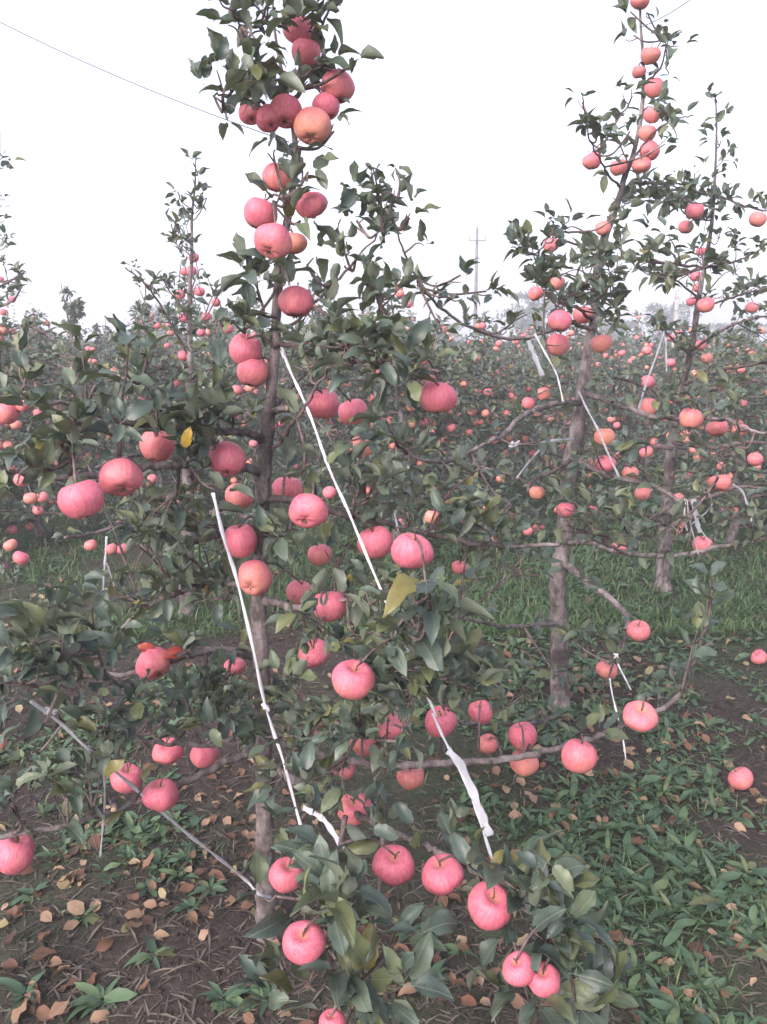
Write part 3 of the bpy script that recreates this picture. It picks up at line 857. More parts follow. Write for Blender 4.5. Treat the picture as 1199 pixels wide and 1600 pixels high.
BR([(428, 642), (440, 638), (449, 640)], YT, YT - .03, 9, 7, 0)
BR([(410, 778), (457, 783), (513, 795), (553, 807), (600, 818), (640, 828), (700, 841), (760, 851), (815, 853), (872, 850)], YT, 2.0, 13, 6, 9)
BR([(400, 908), (367, 912), (313, 918), (277, 928), (233, 947), (180, 992)], YT, 2.2, 10, 6, 9)
BR([(408, 938), (433, 943), (467, 950), (500, 940), (545, 935)], YT, 1.8, 16, 6, 10)
BR([(400, 1035), (390, 1023), (347, 1014), (307, 1020), (267, 1033), (213, 1053), (157, 1055), (103, 1063), (55, 1085), (-20, 1110)], YT + .05, 1.8, 14, 5, 13)
BR([(415, 1103), (467, 1110), (507, 1120), (570, 1150), (620, 1160)], YT, 1.6, 11, 5, 12)
BR([(405, 1138), (393, 1140), (333, 1163), (287, 1162), (233, 1160), (200, 1145), (133, 1140), (90, 1120)], YT, 1.65, 9, 4, 12)
BR([(408, 1172), (383, 1178), (333, 1201), (277, 1228), (213, 1252), (160, 1270), (100, 1290), (-10, 1312)], YT, 1.5, 13, 8, 7)
BR([(415, 1195), (480, 1230), (540, 1262), (577, 1283), (613, 1300), (667, 1323), (700, 1340), (745, 1365), (800, 1405), (850, 1450)], YT, 1.28, 15, 6, 9, lsize=0.066)
BR([(415, 1150), (500, 1180), (593, 1195), (657, 1196), (720, 1190), (800, 1184), (860, 1171), (927, 1154), (973, 1135), (1027, 1110), (1063, 1083), (1080, 1043), (1100, 993), (1113, 925)], YT, 2.0, 14, 5, 6)
BR([(437, 515), (460, 507), (492, 473), (547, 417), (567, 395), (600, 350), (618, 300)], YT, 1.95, 6, 2, 7, TWIG, lsize=.055)
BR([(478, 478), (527, 497), (577, 502), (610, 490)], YT, 1.9, 6, 3, 12, TWIG)
BR([(430, 540), (450, 538), (477, 548), (503, 557), (535, 567), (580, 564), (640, 568), (684, 582)], YT, 1.7, 9, 4, 12, TWIG)
BR([(448, 160), (472, 140), (478, 100), (489, 70), (510, 30), (530, -20)], YT + .12, YT + .15, 8, 3, 9, TWIG)
BR([(450, 165), (420, 165), (397, 140), (385, 95), (372, 40), (365, -20)], YT + .12, YT, 5, 3, 9, TWIG)
BR([(446, 175), (410, 160), (370, 150), (335, 148)], YT + .12, YT, 5, 3, 8, TWIG)
BR([(452, 320), (440, 312), (425, 318)], YT + .07, YT - .03, 5, 3, 0, TWIG)
BR([(433, 500), (405, 492), (372, 505), (350, 495)], YT, 1.8, 5, 3, 8, TWIG)
S = T.shoot
S([(640, 1060), (655, 1010), (672, 960), (668, 905)], 1.62, 1.36, 9, 0.073, rosette=4)
S([(188, 728), (190, 640), (198, 575), (201, 525)], 1.66, 1.58, 12, 0.060, rosette=3)
S([(110, 745), (118, 680), (116, 610)], 1.58, 1.55, 8, 0.065, rosette=3)
S([(183, 740), (184, 690), (190, 660)], 1.62, 1.55, 5, 0.060, rosette=3)
S([(540, 1275), (528, 1350), (517, 1448), (516, 1415)], 1.5, 1.24, 4, 0.069, 0.006, rosette=6)
S([(600, 1300), (590, 1420), (572, 1545), (568, 1530)], 1.6, 1.26, 5, 0.069, 0.005, rosette=6)
S([(800, 1405), (835, 1400), (850, 1370)], 1.34, 1.3, 6, 0.073, rosette=5)
S([(830, 1430), (875, 1450), (890, 1430)], 1.3, 1.27, 6, 0.073, rosette=4)
S([(790, 1400), (810, 1500), (835, 1590), (840, 1570)], 1.33, 1.22, 5, 0.073, rosette=6)
S([(860, 1455), (890, 1520), (900, 1570)], 1.28, 1.22, 5, 0.073, rosette=4)
S([(600, 380), (595, 320), (583, 262)], 1.95, 1.95, 17, 0.039)
S([(622, 310), (625, 285), (618, 262)], 1.95, 1.95, 3, 0.047, rosette=2)
S([(95, 1066), (98, 1020), (100, 985)], 1.55, 1.5, 6, 0.069, rosette=3)
S([(1100, 995), (1106, 940), (1112, 900)], 2.0, 1.98, 6, 0.065, rosette=2)
S([(1065, 1080), (1080, 1020), (1090, 985)], 1.97, 1.95, 6, 0.065)
S([(165, 1056), (150, 1000), (143, 945)], 1.62, 1.6, 5, 0.069, rosette=2)
def stub(T, px, py, Y, d, w, ln):
    a = at_y(px, py, Y); d = Vector(d).normalized()
    t = Tubes(); t.add([a - d * ln, a - d * ln * .4, a], [w * 1.15, w, w * .95], 9, .05)
    o = t.build('pruned_stub', BARK, T.root, T.base); o.location = (0, 0, 0)
    t = Tubes(); t.add([a + d * .0004, a + d * .002], [w * .88, w * .85], 9, .04); t.build('cut_face', CUT, o, T.base).location = (0, 0, 0)
stub(T, 449, 638, YT - .04, (1, -.3, .25), .008, .04)
stub(T, 178, 1265, 1.62, (.3, -1, .1), .007, .05)
stub(T, 293, 849, 1.98, (-.6, -1, 0), .009, .12)
stub(T, 398, 1250, YT - .03, (-1, -.6, .2), .009, .03)
stub(T, 424, 830, YT - .02, (1, -.7, .1), .008, .03)
T.hang('one')
for c in [(430, 12, 60, 22, 1.95), (378, 42, 45, 12, 1.9), (490, 25, 40, 14, 1.97), (348, 150, 38, 14, 1.86), (385, 112, 35, 10, 1.9), (520, 95, 25, 6, 2.0), (460, 115, 40, 12, 1.98), (365, 15, 30, 7, 1.9),
          (545, 105, 18, 3, 1.95), (522, 205, 12, 3, 1.98), (430, 255, 30, 6, 1.95), (482, 268, 28, 7, 1.95), (442, 306, 22, 5, 1.9), (470, 345, 20, 4, 1.9), (440, 408, 42, 14, 1.86), (402, 455, 32, 9, 1.9), (342, 490, 38, 12, 1.85),
          (380, 505, 28, 7, 1.83), (480, 415, 22, 4, 1.95), (540, 398, 22, 6, 1.95), (558, 345, 18, 6, 1.95), (575, 300, 15, 5, 1.95), (608, 300, 18, 6, 1.95), (590, 470, 45, 22, 1.9), (640, 340, 15, 2, 1.95),
          (540, 535, 55, 26, 1.75), (488, 580, 35, 12, 1.82), (590, 555, 45, 14, 1.75), (520, 510, 40, 10, 1.85), (640, 580, 35, 9, 1.72), (610, 600, 30, 6, 1.75),
          (540, 690, 45, 14, 1.85), (590, 740, 50, 15, 1.9), (475, 735, 35, 9, 1.78), (560, 765, 45, 12, 1.85), (690, 800, 55, 12, 1.9), (640, 795, 35, 7, 1.88), (440, 835, 35, 10, 1.8), (760, 830, 40, 8, 1.95),
          (530, 870, 40, 10, 1.85), (600, 925, 45, 14, 1.75), (500, 985, 45, 16, 1.75), (570, 1005, 55, 22, 1.7), (640, 955, 45, 14, 1.45), (620, 1025, 55, 22, 1.55), (700, 1060, 45, 14, 1.5), (640, 1095, 55, 18, 1.52),
          (560, 1120, 45, 14, 1.65), (480, 1160, 45, 18, 1.72), (520, 1220, 55, 22, 1.62), (430, 1150, 35, 12, 1.8), (440, 1210, 35, 10, 1.75), (600, 1180, 45, 12, 1.65), (720, 1105, 40, 10, 1.6), (740, 1060, 35, 6, 1.6), (460, 1070, 25, 5, 1.78),
          (515, 1340, 40, 8, 1.4), (440, 1300, 40, 7, 1.7), (430, 1400, 25, 3, 1.5), (700, 1290, 15, 3, 1.7), (675, 1420, 18, 3, 1.45), (745, 1370, 22, 4, 1.4), (620, 1450, 35, 6, 1.3), (480, 1540, 45, 8, 1.25), (620, 1540, 45, 8, 1.22), (940, 1560, 30, 4, 1.25),
          (90, 690, 50, 12, 1.56), (50, 720, 45, 9, 1.52), (245, 640, 45, 12, 1.75), (300, 650, 45, 14, 1.78), (330, 690, 30, 8, 1.8), (365, 630, 35, 8, 1.85), (150, 600, 45, 10, 1.66), (40, 600, 50, 10, 1.65), (230, 560, 30, 6, 1.7),
          (300, 745, 30, 7, 1.8), (335, 765, 22, 5, 1.7), (255, 795, 45, 13, 1.85), (330, 820, 45, 11, 1.88), (220, 850, 45, 12, 1.95), (300, 872, 45, 13, 1.95), (250, 910, 40, 10, 2.05), (200, 930, 40, 8, 2.1), (345, 935, 30, 6, 1.95),
          (130, 1005, 50, 13, 1.56), (50, 1010, 45, 11, 1.52), (30, 1065, 45, 12, 1.5), (120, 1075, 40, 8, 1.58), (80, 960, 35, 5, 1.52), (210, 1075, 25, 5, 1.68), (275, 1080, 12, 2, 1.75), (335, 1085, 40, 12, 1.8), (230, 1130, 50, 14, 1.68), (300, 1110, 45, 12, 1.75),
          (170, 1130, 45, 9, 1.64), (355, 1100, 35, 10, 1.82), (140, 1210, 45, 10, 1.6), (105, 1245, 35, 6, 1.55), (20, 1255, 35, 7, 1.5), (228, 1225, 15, 3, 1.68), (50, 1180, 0.1, 1, 1.6), (360, 1050, 30, 6, 1.85), (20, 1160, 25, 3, 1.45), (290, 1010, 25, 4, 1.85)]:
    big = c[1] > 1300
    T.cluster(c[0], c[1], c[2], int(c[3] * (1.6 if big else 2.3 if c[1] > 600 else 1.7)), c[4], lsize=.068 if big else .054)
for c in [(515, 1395, 55, 14, 1.28), (470, 1440, 40, 6, 1.3), (570, 1525, 60, 20, 1.25), (835, 1385, 60, 20, 1.33), (865, 1465, 50, 16, 1.3), (840, 1565, 60, 18, 1.24), (905, 1545, 45, 9, 1.26), (790, 1460, 35, 6, 1.34), (560, 1400, 40, 8, 1.27), (662, 935, 45, 14, 1.4), (640, 990, 45, 12, 1.42)]:
    T.cluster(*c, lsize=.076)
FRONT = T
T.odd_leaf(243, 1020, 1.86, RED_LEAF, (-.6, 0, .35), .05)
T.odd_leaf(250, 1022, 1.86, RED_LEAF, (.9, 0, -.05), .045)
T.odd_leaf(262, 1020, 1.86, RED_LEAF, (.7, .3, .15), .04)
T.odd_leaf(290, 698, 1.72, YELLOW_LEAF, (.2, 0, .9), .045)
T.odd_leaf(322, 915, 2.0, YELLOW_LEAF, (.3, 0, -.9), .03)

# --- the second, leaning tree
g2 = on_ground(875, 1104); YB = g2.y
T2 = Tree('apple_tree', 'thin leaning apple tree behind the front one, its bare stem bending at skyline height', (g2.x, g2.y, 0))
T2.trunk([(875, 1112, YB, 44), (875, 1085, YB, 30), (874, 1000, YB, 26), (872, 900, YB, 25), (880, 850, YB, 25), (888, 775, YB, 26), (891, 730, YB, 27), (900, 690, YB, 25), (907, 633, YB, 22), (916, 566, YB, 16), (921, 530, YB, 14), (930, 493, YB, 13),
          (933, 420, YB, 12), (940, 387, YB, 12), (956, 340, YB, 12), (970, 303, YB, 10), (975, 280, YB, 9), (990, 240, YB, 7), (1001, 187, YB, 7), (1006, 133, YB, 6), (1005, 90, YB, 5), (1001, 33, YB, 4), (1000, -30, YB, 3)], lean=(.35, 800))
B2 = T2.branch
B2([(915, 617), (930, 619), (987, 640), (1033, 652), (1100, 653), (1140, 657), (1170, 672), (1230, 680)], YB, 2.9, 10, 5, 9)
B2([(905, 630), (880, 630), (843, 638), (815, 652), (785, 680), (750, 697), (700, 720), (650, 717), (620, 692), (604, 655)], YB, 2.5, 10, 4, 6)
B2([(893, 718), (902, 717), (933, 737), (987, 750), (1027, 763), (1067, 783), (1107, 768), (1122, 745)], YB, 2.75, 11, 4, 10)
B2([(878, 850), (917, 847), (960, 860), (1000, 867), (1067, 867), (1133, 852), (1200, 842), (1250, 835)], YB, 2.65, 9, 5, 10)
B2([(878, 868), (890, 887), (925, 914), (960, 940), (980, 967), (974, 1000), (965, 1022), (950, 1035)], YB, 2.85, 13, 6, 8)
B2([(874, 975), (850, 975), (800, 980), (750, 972), (715, 966), (680, 975)], YB, 2.7, 9, 4, 9)
B2([(889, 722), (863, 737), (833, 750), (824, 768)], YB, YB - .2, 6, 4, 8, TWIG)
B2([(938, 392), (920, 366), (900, 362), (862, 366), (840, 395), (800, 385)], YB + .15, 2.95, 5, 2, 9, TWIG)
B2([(934, 405), (926, 395), (880, 378), (850, 420), (838, 445)], YB, 2.95, 5, 2, 12, TWIG)
B2([(935, 402), (1000, 405), (1060, 413), (1100, 417), (1133, 412)], YB, 3.0, 6, 3, 16, TWIG)
B2([(970, 293), (950, 273), (938, 250), (920, 213), (910, 150)], YB + .22, 3.15, 4, 2, 12, TWIG)
B2([(925, 500), (900, 480), (870, 470), (850, 455)], YB, 2.95, 6, 3, 20, TWIG)
B2([(924, 515), (890, 505), (858, 517), (800, 531), (740, 514), (690, 482), (662, 452), (640, 413), (617, 357), (605, 320)], YB, 2.5, 7, 2.5, 8, lsize=.052)
B2([(980, 1095 - 230), (943, 846), (980, 832)], 3.0, 2.9, 6, 3, 6, TWIG)
B2([(876, 1112), (850, 1128), (800, 1132), (740, 1130), (690, 1132)], YB, 2.6, 9, 4, 9)
B2([(1003, 130), (1030, 110), (1045, 60)], YB + .28, YB + .1, 4, 2, 10, TWIG)
B2([(985, 255), (1020, 210), (1050, 190), (1085, 180)], YB + .22, YB + .1, 4, 2, 10, TWIG)
T2.shoot([(985, 262), (965, 215), (962, 180)], YB + .2, YB + .2, 8, .05)
T2.shoot([(1003, 100), (1030, 70), (1040, 45)], YB + .3, YB + .25, 8, .05)
T2.hang('two')
for c in [(985, 18, 18, 5, 3.2), (1012, 20, 15, 4, 3.2), (1028, 38, 12, 4, 3.2), (1045, 72, 22, 8, 3.15), (990, 55, 15, 4, 3.2), (1040, 105, 18, 6, 3.15), (988, 150, 18, 7, 3.2), (1028, 165, 20, 7, 3.15), (1050, 195, 24, 8, 3.15), (985, 205, 20, 8, 3.1), (970, 180, 15, 4, 3.1), (935, 200, 20, 6, 3.05), (940, 225, 18, 5, 3.05),
          (910, 160, 12, 4, 3.05), (1040, 225, 20, 5, 3.1), (865, 355, 25, 10, 3), (812, 368, 20, 6, 3), (838, 405, 35, 10, 3), (970, 370, 20, 7, 3.2), (975, 330, 12, 4, 3.2), (930, 425, 50, 24, 3.05), (955, 445, 50, 30, 3.0), (900, 452, 45, 24, 3), (880, 485, 35, 14, 2.95), (1000, 405, 40, 14, 3.05), (1050, 395, 30, 10, 3), (1060, 425, 30, 12, 3),
          (950, 490, 28, 12, 3.05), (1020, 430, 30, 8, 3), (1100, 410, 25, 8, 3), (760, 455, 30, 7, 2.7), (705, 465, 25, 6, 2.62), (800, 505, 35, 8, 2.8), (720, 430, 18, 3, 2.65), (650, 380, 15, 3, 2.55), (690, 515, 25, 4, 2.65), (860, 560, 35, 10, 2.9), (960, 600, 35, 9, 3.1), (870, 645, 28, 10, 3.1),
          (1085, 640, 40, 14, 2.95), (1150, 645, 40, 12, 2.9), (1150, 700, 45, 14, 2.9), (1010, 680, 35, 10, 3), (900, 785, 40, 15, 3), (960, 785, 45, 20, 2.7), (1000, 812, 50, 22, 2.5), (885, 820, 45, 16, 2.6), (925, 842, 35, 10, 2.7), (1050, 820, 50, 16, 2.7), (1110, 790, 40, 12, 2.8), (1160, 800, 35, 10, 2.8),
          (800, 790, 45, 14, 2.75), (740, 740, 40, 8, 2.65), (820, 870, 40, 10, 2.8), (740, 900, 40, 10, 2.7), (700, 930, 35, 8, 2.6), (895, 1000, 25, 9, 2.95), (865, 1050, 28, 9, 3), (930, 1085, 30, 8, 2.95), (940, 1000, 25, 6, 2.9), (820, 1085, 35, 8, 2.8), (780, 1110, 45, 14, 2.6), (850, 1110, 35, 9, 2.8), (760, 1050, 35, 8, 2.65),
          (930, 700, 25, 6, 3), (650, 700, 35, 8, 2.55), (840, 690, 25, 6, 2.9)]:
    T2.cluster(c[0], c[1], c[2], int(c[3] * 1.25), c[4] + (.33 if c[1] < 130 else .24 if c[1] < 270 else .1 if c[1] < 420 else 0), lsize=0.056)
T2.finish()

g3 = on_ground(1035, 921); YC = g3.y
T3 = Tree('apple_tree', 'third apple tree beyond the leaning one, thin red-brown stem rising past the far rows', (g3.x, g3.y, 0))
T3.trunk([(1035, 930, YC, 36), (1036, 905, YC, 24), (1038, 860, YC, 22), (1050, 700, YC - .2, 16), (1065, 610, YC - .3, 12), (1080, 547, YC - .4, 10), (1093, 460, YC - .5, 8), (1101, 417, YC - .5, 7), (1110, 367, YC - .5, 6), (1115, 320, YC - .5, 5), (1118, 263, YC - .5, 4), (1120, 200, YC - .5, 3), (1118, 145, YC - .5, 2)])
B3 = T3.branch
for pts, y1, w in [([(1115, 318), (1077, 317), (1047, 314), (1000, 315), (975, 318)], 3.9, 4), ([(1112, 345), (1080, 340), (1060, 322), (1040, 315)], 4.0, 3), ([(1116, 306), (1090, 300), (1057, 292), (1017, 286), (985, 284)], 4.0, 3), ([(1113, 300), (1157, 320), (1199, 329), (1240, 335)], 4.2, 4),
                  ([(1100, 420), (1135, 412), (1170, 400), (1200, 380)], 4.4, 4), ([(1095, 470), (1060, 440), (1030, 430)], 4.4, 4), ([(1092, 480), (1130, 470), (1160, 460), (1200, 450)], 4.3, 4), ([(1080, 550), (1120, 520), (1170, 500), (1220, 490)], 4.3, 5), ([(1080, 555), (1040, 520), (1020, 500)], 4.5, 5),
                  ([(1070, 600), (1120, 580), (1180, 570), (1230, 560)], 4.2, 6), ([(1062, 630), (1000, 600), (950, 590)], 4.6, 6), ([(1052, 690), (1110, 700), (1170, 690), (1230, 700)], 4.3, 7), ([(1050, 700), (990, 700), (950, 720)], 4.6, 7), ([(1042, 800), (1100, 780), (1160, 760), (1220, 770)], 4.3, 8), ([(1040, 820), (980, 790), (940, 780)], 4.5, 8)]:
    B3(pts, YC - .4, y1, w, max(2, w * .5), 12, TWIG, lsize=0.065)
T3.hang('three')
for c in [(1118, 155, 14, 8), (1122, 185, 18, 8), (1126, 220, 18, 9), (1130, 250, 18, 9), (1110, 285, 25, 10), (1085, 270, 20, 5), (1060, 275, 18, 4), (1105, 335, 22, 10), (1125, 370, 25, 12), (1110, 400, 35, 14), (1150, 385, 25, 7), (1150, 430, 35, 10), (1130, 462, 30, 10), (1180, 450, 20, 6),
          (1150, 505, 45, 18), (1190, 520, 35, 12), (1100, 560, 45, 20), (1050, 520, 30, 10), (1100, 620, 50, 24), (1170, 610, 50, 22), (1030, 620, 40, 16), (1100, 720, 50, 22), (1180, 750, 50, 20), (1020, 740, 40, 16), (1120, 670, 40, 16), (960, 640, 35, 14), (990, 720, 35, 14)]:
    T3.cluster(*c, YC - .6, lsize=0.06, twig=0.0025)
T3.finish(200)

g4 = on_ground(292, 962); YD = g4.y
T4 = Tree('apple_tree', 'slender apple tree in the row behind with small red apples near its pointed top', (g4.x, g4.y, 0))
T4.trunk([(291, 970, YD, 34), (292, 940, YD, 24), (294, 800, YD, 20), (296, 640, YD, 14), (297, 580, YD, 11), (297, 520, YD, 8), (297, 450, YD, 6), (300, 400, YD, 5), (300, 340, YD, 4), (305, 290, YD, 3), (306, 246, YD, 2)])
for pts, y1, w in [([(297, 560), (270, 510), (240, 460), (215, 432), (195, 418)], 4.4, 4), ([(298, 505), (275, 470), (250, 430)], 4.6, 3), ([(298, 525), (325, 490), (350, 440)], 4.7, 3), ([(297, 572), (250, 577), (215, 588), (165, 597)], 4.2, 6), ([(297, 600), (340, 570), (370, 520)], 4.4, 5),
                  ([(295, 650), (240, 640), (180, 650), (120, 640)], 4.0, 7), ([(295, 660), (350, 640), (400, 650)], 4.2, 7), ([(294, 720), (220, 710), (150, 730)], 4.1, 8), ([(294, 730), (350, 720), (430, 740)], 4.3, 8), ([(293, 800), (230, 800), (160, 830), (100, 840)], 4.0, 9), ([(293, 810), (350, 800), (420, 820)], 4.3, 9),
                  ([(302, 330), (285, 315), (278, 300)], YD, 2), ([(302, 345), (318, 325), (322, 310)], YD, 2), ([(300, 400), (275, 380), (268, 350)], YD, 2)]:
    T4.branch(pts, YD, y1, w, max(2, w * .5), 10, TWIG, lsize=0.06)
T4.hang('four')
for c in [(303, 255, 10, 5), (302, 280, 12, 6), (300, 312, 22, 14), (285, 320, 15, 7), (320, 325, 14, 7), (284, 365, 20, 12), (290, 380, 15, 6), (302, 405, 18, 7), (205, 420, 12, 5), (240, 440, 22, 9), (225, 470, 22, 10), (268, 445, 28, 13), (292, 485, 35, 20), (250, 505, 35, 18), (330, 450, 22, 6), (350, 485, 22, 7), (320, 520, 35, 18), (270, 545, 45, 24),
          (330, 570, 40, 20), (230, 590, 40, 18), (290, 620, 45, 22), (350, 640, 45, 20), (180, 640, 45, 20), (240, 690, 50, 22), (340, 700, 45, 20), (170, 720, 45, 18), (280, 760, 50, 22), (200, 800, 50, 20), (350, 780, 45, 18), (260, 840, 40, 14), (400, 700, 40, 14)]:
    T4.cluster(*c, YD - .25, lsize=0.056, twig=0.0025)
T4.finish(200)

T5 = Tree('apple_tree', 'tall thin apple tree cut by the picture edge with leaves against the sky', (at_y(-12, 800, 7).x, 7, 0))
T5.trunk([(-12, 905, 7, 24), (-10, 860, 7, 18), (-9, 700, 7, 13), (-6, 540, 7, 9), (-5, 440, 7, 6), (-3, 330, 7, 4), (0, 205, 7, 2)])
for pts in [[(-5, 450), (15, 440), (38, 425)], [(-5, 480), (20, 470), (35, 445)], [(-6, 530), (40, 510), (90, 530)], [(-6, 550), (50, 545), (110, 560)], [(-8, 640), (50, 620), (110, 630)], [(-8, 660), (-60, 640), (-120, 650)]]:
    T5.branch(pts, 7, 6.7, 5, 2, 10, TWIG, lsize=0.075)
T5.hang('five')
for c in [(4, 245, 14, 8), (6, 262, 10, 5), (6, 310, 10, 5), (7, 345, 10, 5), (8, 368, 14, 8), (10, 385, 10, 5), (8, 420, 14, 8), (30, 438, 12, 7), (25, 455, 14, 6), (10, 478, 16, 8), (40, 510, 28, 14), (75, 522, 22, 12), (20, 545, 35, 18), (80, 560, 40, 20), (40, 600, 40, 20), (0, 640, 40, 16)]:
    T5.cluster(*c, 6.9, lsize=0.075, twig=0.003)
T5.finish(0)
FRONT.finish()
# ------------------------------------------------------------------ strings, tapes and films tied to the trees
def string(label, pts, w, mat=STRING, flat=0.35, name='string', cat='string', group=None, knot=None, sag=0.0, twist=1.0):
    """pts: (px, py, Y); w: width in metres; a flattened ribbon with a slight twist"""
    P = [at_y(x, y, Y) for x, y, Y in pts]
    P, _ = smooth_line(P, [1] * len(P), 6)
    org = P[0].copy(); v, f = [], []
    n = len(P); a0 = rng.uniform(0, 3)
    for i, p in enumerate(P):
        t = (P[min(i + 1, n - 1)] - P[max(i - 1, 0)]).normalized()
        side = t.cross((p - CAM).normalized()).normalized(); nn = t.cross(side)
        a = 0.5 * math.sin(a0 + i * 0.35 * twist)
        s2 = side * math.cos(a) + nn * math.sin(a); n2 = nn * math.cos(a) - side * math.sin(a)
        ww = w * .74 * (1 + 0.25 * math.sin(a0 + i * 1.1)) / 2
        for k in range(8):
            b = 2 * math.pi * k / 8
            v.append(p - org + s2 * math.cos(b) * ww + n2 * math.sin(b) * ww * flat + rvec() * w * 0.03)
    for i in range(n - 1):
        for k in range(8):
            a, b = i * 8 + k, i * 8 + (k + 1) % 8
            f.append((a, b, b + 8, a + 8))
    f.append(tuple(range(8))[::-1]); f.append(tuple((n - 1) * 8 + k for k in range(8)))
    o = mesh_obj(name, v, f, mat); o.location = org
    tag(o, label, cat, group)
    for kp in (knot or []):
        q = at_y(*kp)
        t = Tubes()
        for _ in range(2):
            e = rvec(); e.y *= 0.5
            t.add([q - org - e * w * 1.3, q - org + rvec() * w * 0.4, q - org + e * w * 1.6], [w * 0.45, w * 0.6, w * 0.25], 6, 0.15)
        t.build('knot', mat, o)
    return o
string('long white string in front of the bare trunk, its foot near the curling tape', [(333, 770, 1.68), (350, 840, 1.7), (370, 905, 1.73), (395, 1010, 1.76), (415, 1103, 1.79), (440, 1180, 1.78), (462, 1260, 1.74), (480, 1325, 1.7)], 0.0105, knot=[(415, 1105, 1.79)])
string('flat white tape curling off the string foot beside the lower trunk', [(474, 1262, 1.7), (490, 1270, 1.68), (505, 1280, 1.66), (520, 1300, 1.64), (537, 1327, 1.62)], 0.018, TAPE, 0.12, 'tape', 'tape')
string('longest white string slanting from the trunk at skyline height past the hanging apples', [(440, 540, 1.93), (452, 575, 1.9), (468, 610, 1.86), (487, 655, 1.83), (515, 733, 1.79), (545, 800, 1.76), (582, 890, 1.74), (615, 965, 1.72), (652, 1048, 1.7), (682, 1120, 1.66)], 0.009, knot=[(444, 556, 1.92)])
string('wide torn white plastic tape running down to the tip of the low bent branch', [(676, 1114, 1.62), (692, 1150, 1.6), (712, 1190, 1.57), (735, 1240, 1.53), (752, 1288, 1.5), (769, 1342, 1.46)], 0.0085, TAPE, 0.3, 'tape', 'tape')
string('loose flap of thin white plastic hanging along the lower tape', [(700, 1172, 1.585), (722, 1198, 1.55), (742, 1245, 1.52), (757, 1283, 1.5), (766, 1306, 1.48)], 0.024, FILM, 0.05, 'plastic_strip', 'plastic strip')
string('pale grey rope slanting over bare soil from the trunk foot to the low branch tip', [(424, 1402, YT - .03), (404, 1396, YT - .06), (385, 1376, 1.9), (345, 1343, 1.84), (300, 1308, 1.78), (255, 1270, 1.72), (200, 1222, 1.66), (138, 1170, 1.6), (95, 1130, 1.57), (48, 1095, 1.54)], 0.0105, STRING_OLD, 0.5, 'rope', 'rope', knot=[(80, 1112, 1.56)])
string('limp strip of white string hanging below the thick low branch', [(163, 1180, 1.62), (163, 1210, 1.62), (164, 1250, 1.62), (161, 1290, 1.63), (157, 1340, 1.65)], 0.0065, STRING_OLD, 0.3)
string('short white string tied up under the two big touching apples', [(158, 785, 1.75), (172, 810, 1.85), (186, 828, 1.95), (200, 848, 2.05)], 0.008, STRING_OLD, 0.4)
string('loose double string hanging over the grass behind the long thin branch', [(167, 838, 3.2), (165, 870, 3.2), (163, 900, 3.2), (162, 928, 3.2)], 0.013, STRING_OLD, 0.4)
string('thinner end of the loose hanging string over the grass', [(167, 880, 3.22), (173, 897, 3.22), (179, 920, 3.22)], 0.009, STRING_OLD, 0.4)
string('short white string with a hooked end rising over the straight brown branch', [(614, 753, 1.99), (606, 739, 1.99), (609, 765, 1.98), (615, 795, 1.97), (623, 830, 1.96)], 0.0065)
string('thin white string slanting beside the stacked apples of the leaning tree', [(836, 522, 2.85), (850, 548, 2.83), (868, 580, 2.82), (874, 600, 2.82), (880, 628, 2.82)], 0.008)
string('ragged strip of clear film hanging in front of the far rows', [(826, 532, 2.7), (831, 545, 2.7), (838, 562, 2.7), (848, 588, 2.7)], 0.022, FILM, 0.06, 'plastic_strip', 'plastic strip')
string('white string running from the leaning trunk down to the bent middle branch', [(905, 612, YB - .12), (918, 640, 3.15), (935, 672, 3.1), (950, 708, 3.08), (968, 746, 3.05)], 0.011, STRING_OLD, 0.5)
string('white cord stretched level from the leaning trunk into the foliage', [(897, 686, YB - .1), (870, 688, 3.1), (835, 693, 3.0), (800, 695, 2.95)], 0.016, STRING_OLD, 0.6, knot=[(803, 694, 2.95)])
string('slack white cord sloping below the level cord of the leaning tree', [(848, 697, 3.05), (836, 712, 3.05), (822, 728, 3.1), (807, 748, 3.15)], 0.012, STRING_OLD, 0.5)
string('white string knotted round the drooping branch, its free end over the grass', [(962, 1023, 2.9), (967, 1040, 2.88), (976, 1058, 2.88), (986, 1078, 2.9)], 0.009, knot=[(963, 1025, 2.88)])
string('thin white string dropping from the drooping branch to the weeds', [(953, 1060, 2.9), (957, 1085, 2.9), (965, 1118, 2.88), (972, 1145, 2.88), (978, 1185, 2.87), (983, 1225, 2.87)], 0.0085)
string('long pale string rising from the upper branch to the far post', [(998, 640, 3.3), (1006, 612, 3.5), (1016, 582, 3.7), (1028, 550, 3.9), (1038, 518, 4.1)], 0.012, STRING_OLD, 0.5)
string('upright pale string in front of the far rows beside the third tree', [(1041, 528, 4.2), (1041, 550, 4.2), (1042, 582, 4.2)], 0.013, STRING_OLD, 0.5)
string('pale string hooked over a dark twig near the picture edge', [(1145, 757, 3.4), (1160, 768, 3.4), (1168, 790, 3.4), (1174, 815, 3.4)], 0.014, STRING_OLD, 0.4)
string('small white string on a stem behind the leafy upper branch', [(322, 588, 4.0), (318, 606, 4.0), (326, 622, 4.0)], 0.012, STRING_OLD, 0.5)
